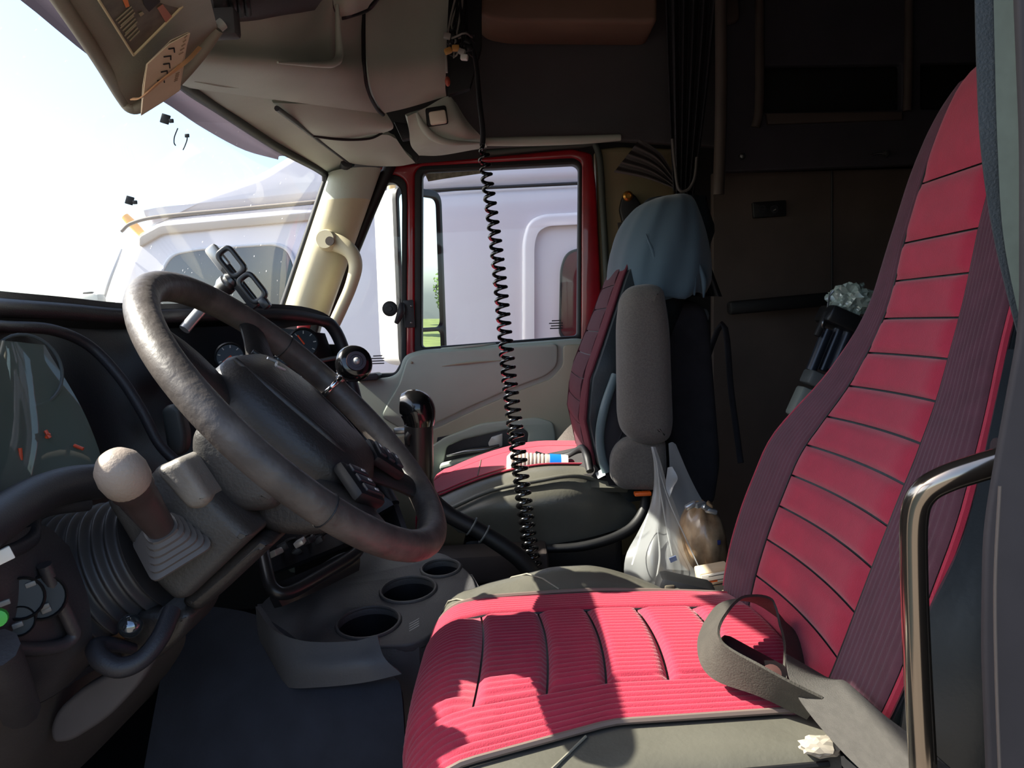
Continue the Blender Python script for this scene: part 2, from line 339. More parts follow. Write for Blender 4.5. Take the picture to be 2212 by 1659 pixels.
pxplate('pocket_well', [(935, 1000), (945, 945), (1150, 905), (1150, 1060), (935, 1075)], DY - .0635, .004, dash_f, dp, .001)
pxplate('pull_cup', [(1054, 958), (1062, 944), (1086, 936), (1086, 964), (1062, 976)], DY - .07, .012, silver, dp, .002, .004)
tube('release_lever', [W(965, 985, DY - .075), W(1010, 975, DY - .085), W(1050, 970, DY - .085), W(1078, 962, DY - .075)], [.003, .007, .007, .004], steel, dp, 8, 16)
a0 = W(966, 1004, DY - .085); rbox('armrest_pad', W(1010, 994, DY - .09), (.17, .06, .018), door_g, dp, .008, ex=W(1080, 975, DY) - W(965, 1003, DY))
# oval speaker / tray on the ledge and the moulded crease
lc = W(1012, 750, DY - .028); ax = (W(1070, 745, DY) - W(950, 756, DY)).normalized()
v, f = tube_vf([lc + ax * (.082 * math.cos(2 * math.pi * i / 40)) + Vector((0, .024 * math.sin(2 * math.pi * i / 40), .003)) for i in range(40)], .0035, 6, True); mesh('ledge_ring', v, f, door_g, dp, 60)
v, f = tube_vf([lc + ax * (.062 * math.cos(2 * math.pi * i / 40)) + Vector((0, .016 * math.sin(2 * math.pi * i / 40), .003)) for i in range(40)], .003, 6, True); mesh('ledge_ring', v, f, dash_m, dp, 60)
tube('moulded_crease', [W(955, 791, DY - .064), W(1010, 784, DY - .066), W(1090, 778, DY - .064)], [.001, .004, .001], door_t, dp, 6, 16)
pxplate('window_switch_plate', [(765, 812), (812, 806), (818, 812), (814, 821), (770, 824)], DY - .075, .07, dash_m, dp, .003, .004)
ball('trim_screw', W(889, 783, DY - .066), .004, door_t, dp, 10)
# small latch of the vent window: knob, lever, bracket
vl = thing('vent_window_latch', 'black vent window latch with round knob on the red bar', 'latch', W(870, 675, DY - .03))
lathe('knob', W(843, 667, DY + .015), (0, -1, 0), [(0, .0), (0, .022), (.008, .024), (.012, .018), (.012, .009), (.018, .008), (.018, 0)], dash_m, vl, 20)
tube('lever', [W(868, 655, DY - .02), W(866, 675, DY - .028), W(856, 698, DY - .02)], [.008, .012, .007], dash_m, vl, 10, 10)
rbox('bracket', W(884, 678, DY - .006), (.030, .014, .085), dash_m, vl, .003)
for yy in (661, 697): ball('screw', W(888, yy, DY - .015), .004, steel, vl, 8)
# ------------------------------------------------------------------ A pillar, windshield
tr = sroot('trim_1', W(660, 680, 2.36)); struct(tr, 'cream windshield pillar on the passenger side')
rings = []
for t in [i / 10 for i in range(11)]:
    l = Vector(W(712, 372, 2.36)).lerp(W(606, 690, 2.34), t); r = Vector(W(822, 368, 2.43)).lerp(W(704, 700, 2.41), t); c = (l + r) / 2; e = (r - l) / 2; d = Vector((.03, -.055, 0))
    rings.append([c + e * math.cos(a) + d * math.sin(a) for a in [2 * math.pi * k / 20 for k in range(20)]])
loft('pillar_cover', rings[2:], cream, tr)
loft('pillar_cap', rings[:3], grey, tr)
tube('pillar_seal', [W(845, 352, 2.44), W(806, 440, 2.44), W(765, 540, 2.44), W(700, 700, 2.43)], .018, blk, tr, 10, 14)
tube('windshield_seal', [W(300, 95, 1.22), W(400, 186, 1.44), W(480, 240, 1.68), W(600, 319, 2.05), W(688, 366, 2.33), W(703, 385, 2.38), W(690, 430, 2.385), W(605, 680, 2.36)], .011, blk, tr, 8, 50)
gh = thing('grab_rail', 'cream plastic grab handle on the windshield pillar', 'handle', W(715, 700, 2.33))
tube('grip', [W(704, 519, 2.32), W(732, 527, 2.31), W(758, 545, 2.30), W(768, 575, 2.30), W(758, 618, 2.30), W(738, 665, 2.30), W(716, 712, 2.31)], [.028, .026, .022, .02, .018, .018, .018], cream, gh, 14, 36)
lathe('mount_boss', W(711, 522, 2.32), (-.1, -1, .1), [(0, .030), (.025, .031), (.038, .026), (.038, .0)], cream, gh, 24)
lathe('bolt_cover', W(713, 521, 2.276), (-.1, -1, .1), [(0, .013), (.004, .013), (.004, 0)], M('bolt_cover_taupe', (62, 50, 42), .6), gh, 18)
ws = sroot('window_1', V(-.8, 1.4, 0)); struct(ws, 'dirty windshield')
shield = glass_mat('windshield_glass', (.90, .92, .90), .05, .4, 130, (.95, .95, .93), (1.0, 1.0, .3))
hd = [V(-.50, .46, .47), V(-.55, .75, .475), V(-.58, 1.1, .475), V(-.585, 1.45, .475), V(-.575, 1.8, .48), V(-.555, 2.1, .48), V(-.52, 2.40, .48)]
cw = [V(-.70, .46, .0), V(-.83, .75, .0), V(-.91, 1.1, .0), V(-.93, 1.45, .0), V(-.90, 1.8, .0), V(-.82, 2.1, .0), V(-.69, 2.38, .03)]
patch('windshield_pane', [hd, [a.lerp(b, .5) + Vector((-.03, 0, .01)) for a, b in zip(hd, cw)], cw], shield, ws, 26, 16, 0)
bkl = [(-.72, .46), (-.78, .66), (-.84, .83), (-.89, 1.02), (-.92, 1.22), (-.915, 1.46), (-.89, 1.72), (-.85, 1.95), (-.74, 2.3), (-.68, 2.58)]
grid('cowl_panel', [[V(x + .03, y, -.012) for x, y in bkl], [V(-1.19, y, -.012) for x, y in bkl]], shell_m, ws, .02)
# exterior drop visor outside the glass
mauve = glass_mat('mauve_visor_acrylic', (.5, .4, .46), .03, .9, 60, (.032, .025, .030), None, .95)
lo = [W(-90, -90, .86), W(44, 0, .96), W(216, 138, 1.22), W(358, 223, 1.47), W(439, 277, 1.72), W(527, 324, 2.02), W(601, 345, 2.26)]
hi = [V(-.57, .80, .52), V(-.59, .95, .52), V(-.62, 1.2, .52), V(-.62, 1.45, .52), V(-.61, 1.7, .52), V(-.60, 2.0, .52), V(-.575, 2.28, .50)]
tag(patch('exterior_sun_visor', [hi, [a.lerp(b, .5) + Vector((-.02, 0, .01)) for a, b in zip(hi, lo)], lo], mauve, None, 26, 8, 0), 'dusty mauve visor outside along the top of the windshield', 'visor')
# residue of removed mounts on the glass
def on_shield(px, py):
    best = None
    o = Vector((0, 0, ZC)); r = ray(px, py)
    for i in range(6):
        for a, b, c in ((hd[i], hd[i + 1], cw[i]), (hd[i + 1], cw[i + 1], cw[i])):
            n = (b - a).cross(c - a); d = n.dot(a - o) / n.dot(r); p = o + r * d
            if best is None or abs(p.y - (a.y + b.y + c.y) / 3) < best[0]: best = (abs(p.y - (a.y + b.y + c.y) / 3), p)
    return best[1] * .97 + o * .03
for (px, py, s, lb) in ((280, 433, 1.1, 'small black sensor clip left on the windshield beside the amber lamp'), (357, 257, 1.2, 'small black sensor clip on the windshield under the folded papers')):
    p = on_shield(px, py); t = thing('sensor_clip', lb, 'clip', p, 'clips stuck on the windshield')
    rbox('base', p, (.013 * s, .004, .014 * s), blk, t, .001, ex=(1, .1, -.35)); rbox('tab', p + Vector((.009 * s, 0, -.004)), (.008, .004, .007), blk, t, .001)
p = on_shield(390, 295); t = thing('wire_clip', 'thin broken black wire clip hanging on the windshield glass', 'clip', p, 'clips stuck on the windshield')
tube('wire', [on_shield(384, 277), on_shield(377, 295), on_shield(376, 308), on_shield(379, 314)], .0012, blk, t, 6, 12)
tube('wire', [on_shield(404, 293), on_shield(404, 302), on_shield(399, 316), on_shield(395, 324)], .0012, blk, t, 6, 12)
rbox('clamp', on_shield(404, 293), (.009, .003, .007), blk, t, .001)
# ------------------------------------------------------------------ outside: ground, mirror, neighbouring truck, trees
g = box('ground', (-40, -30, GZ - .1), (70, 60, GZ), ground_m, 0); tag(g, 'pale gravel yard around the trucks', 'ground'); g['kind'] = 'structure'
g2 = box('grass_field', (14, -30, GZ - .05), (69, 60, GZ + .02), grass_m, 0); tag(g2, 'green field behind the trucks seen in the mirror', 'grass'); g2['kind'] = 'structure'
MY = 2.86
mc = W(912, 600, MY); d1v = (Vector((0, 0, ZC)) - mc).normalized(); d2v = Vector((.97, .20, .022)).normalized(); mn = (d1v + d2v).normalized()
mex = Vector((0, 0, 1)).cross(mn).normalized(); mez = mn.cross(mex)
mr = thing('side_mirror', 'white wing mirror with two panes outside the passenger window', 'mirror', mc - mez * .32)
hw, hh = .118, .315
ro = lambda a, b, r: rpoly([(-a, -b), (a, -b), (a, b), (-a, b)], r)
mwhite = M('mirror_white', (232, 230, 226), .35, coat=.3)
rings = []
for dd, s in ((-.13, .55), (-.125, .72), (-.10, .88), (-.06, .97), (-.015, 1.0)):
    o = mc + mn * dd; rings.append([o + mex * (p.x - (1 - s) * 0.0) * (s * .5 + .5) + mez * p.y * (.85 + .15 * s) for p in ro(hw, hh, .05)])
loft('housing', rings, mwhite, mr)
plate('bezel', [ro(hw + .003, hh + .003, .05), [Vector((p.x, p.y + .055)) for p in ro(hw - .014, .235, .03)], [Vector((p.x, p.y - .247)) for p in ro(hw - .014, .052, .02)]], mc - mn * .008, mex, mez, .022, blk, mr, .004)
mirr = M('mirror_glass', (235, 240, 240), .0, 1.0)
for nm, oy, b in (('mirror_pane', .055, .237), ('convex_pane', -.247, .054)): plate(nm, [[Vector((p.x, p.y + oy)) for p in ro(hw - .012, b, .03)]], mc - mn * .009, mex, mez, .004, mirr, mr, 0)
tube('support_arm', [W(846, 440, MY + .05), W(846, 395, MY + .05), W(848, 330, MY + .02), W(860, 300, 2.62)], .016, M('arm_tan', (186, 168, 130), .5), mr, 10, 20)
# neighbouring white truck
TY = 4.2
wt = thing('white_truck', 'white semi truck parked alongside beyond the passenger window', 'truck', (-.3, TY + .9, GZ))
body = [(225, 900), (228, 690), (262, 590), (300, 500), (345, 470), (700, 436), (1010, 406), (1420, 386), (1420, 2000), (225, 2000)]
dw = [(340, 690), (345, 600), (372, 552), (430, 541), (590, 530), (618, 540), (634, 575), (636, 690)]
sw = [(1211, 728), (1214, 580), (1226, 548), (1260, 538), (1330, 534), (1330, 735)]
pxplate('cab_side', body, TY, 2.2, wtruck, wt, .05, .15)
tdark = M('truck_window_dark', (52, 66, 74), .08, coat=.6)
dwp = pxplate('door_window', dw, TY - .012, .03, tdark, wt, .002, .05)
pxplate('window_rim', grow(dw, (490, 610), (1.06, 1.09)), TY - .018, .03, M('truck_rim_grey', (190, 196, 204), .4), wt, .008, .05, [dw], .05)
pxplate('sleeper_window', sw, TY - .012, .03, M('sleeper_window_reflection', (70, 30, 34), .1, coat=.6), wt, .002, .05)  # red tint paints the red cab's reflection into the dark glass
pxplate('sleeper_window_rim', grow(sw, (1270, 635), (1.07, 1.05)), TY - .016, .03, blk, wt, .004, .05, [sw], .05)
rec = [(1128, 1000), (1128, 520), (1140, 478), (1170, 462), (1420, 448), (1420, 1000)]
pxplate('recess_frame', rec, TY - .03, .05, wtruck, wt, .02, .12, [[(1146, 1000), (1146, 525), (1156, 494), (1180, 480), (1420, 468), (1420, 1000)]], .1)
# roof fairing above the dark drip line, with the beige band and black seal under it
pxplate('roof_fairing', [(300, 478), (420, 420), (560, 372), (760, 250), (1000, 100), (1420, -40), (1420, 384), (1010, 404), (700, 434), (345, 468)], TY + .02, 2.1, wtruck, wt, .05, .05)
tube('drip_seal', [W(262, 500, TY - .01), W(285, 482, TY - .01), W(345, 468, TY - .01), W(500, 453, TY - .01), W(700, 434, TY - .01)], .010, M('seal_grey', (120, 112, 104), .7), wt, 8, 40)
tube('roof_seam', [W(700, 428, TY - .005), W(905, 413, TY - .005), W(1250, 396, TY - .005), W(1420, 387, TY - .005)], .009, blk, wt, 8, 20)
pxplate('drip_band', [(300, 512), (345, 488), (500, 474), (695, 456), (692, 474), (500, 492), (350, 506), (300, 535)], TY - .02, .04, M('band_beige', (186, 174, 160), .5), wt, .006, .02)
pxplate('hood', [(-500, 760), (-300, 700), (60, 690), (228, 672), (228, 2000), (-500, 2000)], TY + .1, 1.9, wtruck, wt, .06, .1)
pxplate('door_seam', [(640, 690), (643, 690), (643, 1500), (640, 1500)], TY - .004, .01, blk, wt, 0)
rbox('fender_mirror', W(182, 655, TY - .15), (.20, .10, .10), M('hood_mirror_white', (225, 224, 205), .4), wt, .03)
rbox('mirror_bracket', W(192, 637, TY - .17), (.05, .03, .03), blk, wt, .006)
tube('fender_mirror_arm', [W(215, 672, TY - .1), W(238, 600, TY - .1), W(262, 540, TY)], .010, white_p, wt, 8, 12)
lathe('marker_lamp', W(290, 488, TY + .1), (-.5, 0, .6), [(-.06, .02), (.02, .024), (.07, .02), (.08, .0)], M('amber_lens', (255, 190, 110), .3), wt, 14)
for wx in (-2.2, 1.0): lathe('wheel', (wx, TY + .05, GZ + .5), (0, 1, 0), [(0, .0), (0, .27), (.04, .3), (.0, .42), (.05, .5), (.28, .5), (.28, 0)], blk, wt, 28)
# trees and bush line seen in the mirror
leafm = M('leaf_green', (84, 112, 40), .8, nscale=3, namt=.4); barkm = M('bark', (90, 70, 50), .9)
def tree(x, y, h, lb):
    t = thing('tree', lb, 'tree', (x, y, GZ), 'trees seen in the wing mirror')
    tube('trunk', [(x, y, GZ), (x + .1, y, GZ + h * .3), (x, y + .1, GZ + h * .6)], [h * .05, h * .035, h * .02], barkm, t, 8, 6)
    rnd = random.Random(int(x * 10 + y)); vs_, fs = [], []
    for i in range(2600):
        d = Vector((rnd.gauss(0, 1), rnd.gauss(0, 1), rnd.gauss(0, 1))).normalized() * (rnd.random() ** .4)
        c = Vector((x + d.x * h * .3, y + d.y * h * .3, GZ + h * .62 + d.z * h * .36)); s = h * .018
        a = Vector((rnd.uniform(-1, 1), rnd.uniform(-1, 1), rnd.uniform(-1, 1))).normalized(); b = a.orthogonal().normalized(); k = len(vs_)
        vs_ += [c + a * s, c + b * s, c - a * s, c - b * s]; fs.append((k, k + 1, k + 2, k + 3))
    o = mesh('foliage', vs_, fs, leafm, t); o['kind'] = 'stuff'
tree(36, 12.2, 4.2, 'tall green tree at the field edge reflected in the upper mirror pane')
tree(44, 10.6, 3.0, 'low rounded tree beside the taller one reflected in the mirror')
tree(52, 15.5, 2.6, 'small distant tree on the horizon reflected in the mirror')
# ------------------------------------------------------------------ overhead console (wraps from the windshield to the passenger door)
oc = thing('overhead_console', 'grey moulded overhead console above the windshield', 'console', W(620, 220, 1.7))
patch('front_panel', [
    [W(330, -170, 1.06), W(450, -150, 1.18), W(580, -140, 1.34), W(690, -130, 1.60), W(783, -120, 1.86)],
    [W(380, -20, 1.16), W(470, -10, 1.27), W(590, 0, 1.42), W(700, 5, 1.68), W(784, 20, 1.90)],
    [W(400, 70, 1.22), W(470, 80, 1.32), W(600, 90, 1.48), W(705, 95, 1.72), W(785, 95, 1.92)],
    [W(395, 122, 1.24), W(470, 130, 1.30), W(600, 138, 1.45), W(715, 142, 1.68), W(788, 150, 1.90)],
    [W(392, 165, 1.32), W(470, 170, 1.40), W(600, 180, 1.54), W(720, 190, 1.76), W(798, 198, 1.95)],
    [W(395, 188, 1.42), W(470, 199, 1.50), W(600, 216, 1.66), W(720, 232, 1.86), W(826, 246, 2.05)]], grey, oc, 34, 34, .012)
tube('bay_edge', [W(728, 10, 1.70), W(731, 70, 1.71), W(733, 118, 1.70), W(722, 136, 1.66), W(690, 139, 1.60), W(600, 135, 1.43)], [.004, .007, .009, .008, .006, .002], grey, oc, 8, 40)
# soffit between the console lip and the windshield header
patch('header_strip', [
    [W(395, 180, 1.42), W(470, 190, 1.52), W(600, 212, 1.74), W(700, 290, 2.08), W(770, 350, 2.36)],
    [W(400, 190, 1.47), W(470, 222, 1.62), W(585, 280, 1.94), W(670, 335, 2.20), W(735, 372, 2.40)],
    [W(400, 193, 1.50), W(478, 243, 1.71), W(598, 322, 2.07), W(655, 352, 2.26), W(708, 378, 2.40)]], grey, oc, 24, 10, .010)
tube('header_groove', [W(598, 234, 1.72), W(640, 265, 1.88), W(690, 303, 2.08), W(762, 356, 2.36)], .006, dash_m, oc, 8, 20)
tube('moulded_crease', [W(420, 176, 1.38), W(480, 184, 1.46), W(540, 190, 1.53)], [.001, .004, .002], grey, oc, 6, 14)
# passenger visor folded up under the console
pv = thing('passenger_sun_visor', 'folded grey sun visor over the passenger side of the windshield', 'visor', W(760, 330, 2.2))
patch('visor_panel', [
    [W(590, 222, 1.74), W(715, 228, 1.90), W(832, 240, 2.10)],
    [W(645, 268, 1.90), W(745, 272, 2.00), W(850, 275, 2.12)],
    [W(678, 293, 2.02), W(750, 301, 2.08), W(826, 288, 2.14)]], grey, pv, 18, 10, .014)
patch('visor_flap', [
    [W(680, 296, 2.04), W(752, 304, 2.10), W(828, 291, 2.15), W(856, 300, 2.20)],
    [W(716, 325, 2.18), W(775, 335, 2.22), W(850, 330, 2.26), W(878, 332, 2.30)],
    [W(752, 352, 2.32), W(800, 358, 2.35), W(860, 359, 2.37), W(898, 352, 2.38)]], grey, pv, 18, 10, .014)
tube('visor_gap', [W(678, 294, 2.02), W(720, 300, 2.05), W(760, 302, 2.08), W(800, 299, 2.11), W(825, 288, 2.135)], .0035, blk, pv, 6, 20)
lathe('pivot', W(748, 354, 2.33), (.3, -1, .3), [(-.02, .0), (-.02, .018), (.012, .016), (.016, 0)], dash_m, pv, 14)
# side part of the console right of the joint
sc_ = patch('side_panel', [
    [W(788, -120, 1.88), W(870, -120, 1.98), W(975, -120, 2.06)],
    [W(788, 20, 1.91), W(872, 20, 2.00), W(968, 20, 2.08)],
    [W(790, 100, 1.92), W(875, 95, 2.00), W(965, 90, 2.08)],
    [W(796, 160, 1.92), W(878, 150, 2.00), W(964, 140, 2.08)],
    [W(806, 205, 1.97), W(880, 198, 2.05), W(962, 185, 2.12)],
    [W(828, 245, 2.05), W(884, 232, 2.12), W(964, 208, 2.18)]], grey, oc, 22, 26, .012)
tube('joint_seam', [W(786, -60, 1.885), W(785, 60, 1.905), W(787, 150, 1.89), W(796, 200, 1.945), W(812, 232, 2.01), W(828, 248, 2.05)], .005, blk, sc_, 8, 26)
pod = patch('pod_shell', [[W(712, -90, 1.72), W(760, -90, 1.72), W(822, -90, 1.80)], [W(716, -20, 1.72), W(762, -20, 1.71), W(820, -20, 1.80)], [W(722, 22, 1.74), W(760, 20, 1.74), W(800, 8, 1.82)], [W(734, 40, 1.80), W(762, 34, 1.80), W(792, 22, 1.87)]], grey, oc, 14, 14, .01)
tube('pod_edge', [W(716, -20, 1.72), W(721, 18, 1.74), W(732, 38, 1.79), W(760, 33, 1.79), W(795, 20, 1.86), W(818, -6, 1.84)], .005, dash_m, pod, 8, 24)
# overhead air vent / speaker pod, upper left
vp = patch('vent_face', [[W(455, -70, 1.16), W(560, -80, 1.26), W(710, -90, 1.52)], [W(460, 0, 1.18), W(560, -5, 1.28), W(706, -20, 1.56)], [W(468, 38, 1.22), W(560, 32, 1.33), W(690, 8, 1.58)], [W(476, 50, 1.28), W(560, 43, 1.40), W(680, 22, 1.62)]], grey_d, oc, 20, 14, .01)
for i in range(3):
    x = 502 + i * 15; tube('slat', [W(x - 6, -40, 1.19 + i * .012), W(x, 0, 1.20 + i * .012), W(x + 4, 30, 1.235 + i * .012)], .0055, blk, vp, 8, 10)
# ------------------------------------------------------------------ map-light housing and headliner above the passenger door
ml = thing('map_light_housing', 'grey curved housing with square reading light above the passenger door', 'light', W(940, 330, 2.25))
patch('housing_shell', [
    [W(880, 252, 2.14), W(920, 232, 2.16), W(966, 208, 2.18), W(985, 222, 2.20)],
    [W(884, 285, 2.18), W(925, 270, 2.17), W(985, 258, 2.18), W(1010, 262, 2.22)],
    [W(888, 315, 2.24), W(930, 312, 2.22), W(1000, 300, 2.22), W(1042, 298, 2.26)],
    [W(905, 336, 2.34), W(950, 336, 2.33), W(1010, 326, 2.32), W(1052, 318, 2.33)]], grey, ml, 22, 22, .012)
tube('moulded_ridge', [W(900, 244, 2.15), W(915, 275, 2.16), W(940, 298, 2.18), W(975, 308, 2.20), W(1040, 309, 2.26)], [.004, .01, .011, .009, .003], grey, ml, 8, 30)
me_ = (W(966, 246, 2.17) - W(926, 252, 2.17)).normalized(); mu = (W(940, 235, 2.17) - W(948, 270, 2.17)).normalized()
rbox('lamp_bezel', W(943, 251, 2.165), (.058, .012, .050), blk, ml, .006, ex=me_, ez=mu)
rbox('lamp_lens', W(946, 254, 2.155), (.046, .014, .036), M('lamp_lens_white', (236, 222, 200), .3), ml, .006, ex=me_, ez=mu)
# dark gap with latch hole between visor and housing
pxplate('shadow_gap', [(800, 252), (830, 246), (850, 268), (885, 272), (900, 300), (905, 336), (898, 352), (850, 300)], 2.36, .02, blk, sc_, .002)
pxplate('console_latch', [(850, 262), (884, 268), (900, 296), (868, 302)], 2.25, .03, dash_m, sc_, .003, .004)
# side headliner (dark recess above door)
hs = struct(pxplate('trim_2', [(955, -150), (1560, -150), (1560, 318), (1335, 303), (1050, 318), (1000, 322), (955, 200)], 2.40, .03, grey_d, None, .006, .02), 'dark upper side lining above the passenger door')
tube('lining_roll', [W(1046, 306, 2.33), W(1140, 305, 2.36), W(1250, 302, 2.37), W(1340, 297, 2.38)], [.012, .014, .013, .010], grey, ml, 10, 20)
ub = thing('upper_side_cabinet', 'brownish rounded storage cabinet high above the passenger door', 'cabinet', W(1220, 50, 2.25))
pxplate('cabinet_face', [(1022, -200), (1420, -200), (1420, 46), (1400, 50), (1100, 47), (1050, 38), (1024, 15)], 2.20, .18, M('cabinet_brown', (122, 96, 80), .6, nscale=6, namt=.15), ub, .012, .02)
# passenger B pillar trim
bp = struct(pxplate('trim_3', [(1286, 322), (1340, 316), (1460, 320), (1460, 1200), (1316, 1200), (1302, 740), (1290, 420)], 2.47, .06, beige, None, .01, .012), 'beige passenger door post trim')
tube('door_weatherstrip', [W(1050, 330, 2.45), W(1245, 313, 2.45), W(1290, 322, 2.45), W(1302, 450, 2.45), W(1312, 640, 2.45), W(1318, 820, 2.45)], .010, M('grey_green_seal', (70, 78, 72), .7), d1, 8, 40)
ba = thing('belt_anchor', 'black seat belt anchor with brass bolt on beige post', 'seat belt', W(1365, 490, 2.44))
pxplate('anchor_plate', [(1338, 452), (1344, 425), (1356, 414), (1372, 420), (1390, 448), (1378, 500), (1352, 510)], 2.43, .025, blk, ba, .006, .01)
lathe('bolt', W(1356, 424, 2.43), (0, -1, 0), [(0, .016), (.008, .015), (.012, .009), (.008, .006), (.008, 0)], M('brass', (190, 140, 70), .35, .9), ba, 16)
ribbon('webbing', [W(1350, 480, 2.41), W(1358, 560, 2.38), W(1366, 700, 2.32)], [Vector((1, 0, 0))] * 3, .045, .003, web, ba, 10)
# ------------------------------------------------------------------ wires and CB cord
wb = thing('wiring_bundle', 'tangle of loose wires and connectors in the overhead radio opening', 'wires', W(990, 130, 2.0))
rnd = random.Random(3)
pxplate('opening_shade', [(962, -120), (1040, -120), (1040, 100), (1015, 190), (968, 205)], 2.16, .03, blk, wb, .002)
for i in range(16):
    x0, y0 = 1000 + rnd.uniform(-14, 12), rnd.uniform(-60, 50)
    pts = [W(x0 + rnd.uniform(-4, 4), y0 - 60, 2.08), W(x0, y0, 2.05)] + [W(992 + rnd.uniform(-26, 36), 96 + rnd.uniform(-34, 26), 2.0 + rnd.uniform(-.03, .06)) for _ in range(3)]
    tube('wire', pts, .0024, [blk, blk, dash_m, M('wire_grey', (150, 145, 138), .5)][i % 4], wb, 6, 18)
for i, (x, y, mt) in enumerate(((968, 110, 'wire_tan'), (984, 104, 'wire_tan'), (1003, 124, 'white_plastic'), (998, 112, 'wire_grey'), (966, 78, 'wire_grey'), (1010, 90, 'black_rubber'), (1014, 104, 'black_rubber'))):
    if mt == 'wire_tan': M('wire_tan', (190, 140, 70), .5)
    rbox('connector', W(x, y, 1.97), (.018, .014, .014), MATS[mt], wb, .003, ex=(1, rnd.uniform(-.4, .4), rnd.uniform(-.6, .6)))
rbox('terminal_strip', W(964, 137, 2.0), (.006, .012, .045), MATS['wire_grey'], wb, .002)
ball('fuse_cap', W(967, 176, 2.03), .012, M('red_cap', (170, 80, 60), .5), wb, 12, (.6, 1, 1))
cc = thing('coiled_cord', 'black coiled radio cord hanging from the overhead console to the floor', 'cord', W(1158, 1232, 1.52))
def cline(t):
    return cr([W(1042, 314, 1.74), W(1047, 350, 1.735), W(1076, 570, 1.71), W(1098, 800, 1.66), W(1122, 1000, 1.60), W(1143, 1170, 1.55), W(1156, 1236, 1.53)], 200)
cl = cline(0); pts = []; rad = []
cum = [0.]
for a, b in zip(cl, cl[1:]): qa, qb = pj(a), pj(b); cum.append(cum[-1] + math.hypot(qa[0] - qb[0], qa[1] - qb[1]))
cl2 = []
for i in range(200):
    s_ = cum[-1] * i / 199; j = max(k for k in range(199) if cum[k] <= s_ + 1e-9); cl2.append(cl[j].lerp(cl[j + 1], (s_ - cum[j]) / (cum[j + 1] - cum[j])))
cl = cl2
NT = 49
tot = 1600
for i in range(tot):
    t = i / (tot - 1); q = t * 199; j = min(int(q), 198); c = cl[j].lerp(cl[j + 1], q - j)
    ph = 2 * math.pi * NT * (t * .88 + .12 * t * t); a = (.0100 + .0042 * min(1, t * 1.6)) * (1 if t > .02 else t / .02)
    d = (cl[j + 1] - cl[j]).normalized(); s = Vector((1, 0, 0)); s = (s - d * s.dot(d)).normalized(); u = d.cross(s)
    pts.append(c + (s * math.cos(ph) + u * math.sin(ph)) * a)
v, f = tube_vf(pts, .0040, 6); mesh('coil', v, f, blk_g, cc, 60)
tube('straight_lead', [W(1024, 112, 1.97), W(1030, 150, 1.92), W(1036, 220, 1.84), W(1043, 280, 1.77), W(1042, 314, 1.74)], .006, dash_m, cc, 8, 30)
# ------------------------------------------------------------------ driver sun visor with plate, papers and rubber band
dv = thing('driver_sun_visor', 'lowered grey driver sun visor with warning plate at upper left', 'visor', W(330, 200, 1.15))
vA, vB, vC, vD = W(284, 232, 1.16), W(88, -60, .80), W(440, -60, .86), W(470, 62, 1.14)
patch('visor_board', [[vB, vB.lerp(vA, .5), vA.lerp(vB, .06), vA], [vB.lerp(vC, .5), (vB + vA + vC + vD) / 4 + Vector((0, -.006, 0)), vA.lerp(vD, .5) * .94 + vB.lerp(vC, .5) * .06, W(366, 186, 1.15)], [vC, vC.lerp(vD, .5), vD.lerp(vC, .06), vD]], M('visor_grey', (132, 124, 108), .6, nscale=8, namt=.15, bump=.2, bscale=300), dv, 16, 14, .018)
tube('visor_hem', [vB, vA.lerp(vB, .5), W(262, 208, 1.14), W(284, 232, 1.16), W(310, 226, 1.16), W(366, 190, 1.15), W(430, 120, 1.15), vD], .009, MATS['visor_grey'], dv, 8, 40)
lathe('pivot_rod', W(462, 66, 1.17), (.55, .2, .5), [(-.028, .0), (-.028, .006), (0, .006), (0, .008), (.018, .008), (.018, 0)], M('pivot_grey', (170, 168, 160), .5), dv, 12)
rbox('pivot_bracket', W(478, 52, 1.20), (.05, .03, .04), grey_d, dv, .006); tube('pivot_clip', [W(440, 100, 1.155), W(446, 108, 1.15), W(452, 92, 1.15)], .005, blk, dv, 6, 10)
# warning plate fixed on the visor, built in the board's plane
ve = (vA - vB).normalized(); vn = ve.cross((vD - vA)).normalized()
if vn.dot(Vector((0, 0, ZC)) - vA) < 0: vn = -vn
def onv(px, py, lift=.010):
    r = ray(px, py); o = Vector((0, 0, ZC)); p0 = (vA + vB + vC + vD) / 4 + vn * lift; return o + r * (vn.dot(p0 - o) / vn.dot(r))
def vplate(name, pts, mat, th=.0015, lift=.012, par=None):
    P = [onv(x, y, lift) for x, y in pts]; n2 = len(P); vs_ = P + [p - vn * th for p in P]
    return mesh(name, vs_, [tuple(range(n2)), tuple(range(n2, 2 * n2))[::-1]] + [(i, (i + 1) % n2, n2 + (i + 1) % n2, n2 + i) for i in range(n2)], mat, par or dv)
wp = vplate('warning_plate', [(200, -20), (288, 117), (394, 13), (380, -30)], M('plate_olive', (96, 92, 76), .5, nscale=60, namt=.4), .0015, .013)
for a, b in (((212, -2), (288, 119)), ((288, 119), (394, 13)), ((394, 13), (378, -28))):
    tube('plate_border', [onv(*a, .0135), onv(*b, .0135)], .0016, M('plate_border_tan', (196, 180, 140), .6), wp, 6)
for pts, c in (([(262, -8), (274, -8), (280, 14), (272, 17)], (216, 120, 60)), ([(340, 18), (352, 10), (372, 36), (360, 52)], (170, 110, 90)), ([(306, -8), (348, -8), (346, 4), (322, 26), (312, 12)], (24, 22, 22)), ([(300, 30), (308, 26), (312, 30), (304, 36)], (150, 140, 110))):
    vplate('plate_print', pts, M('print_%d_%d' % (c[0], c[1]), c, .6), .0006, .0142, wp)
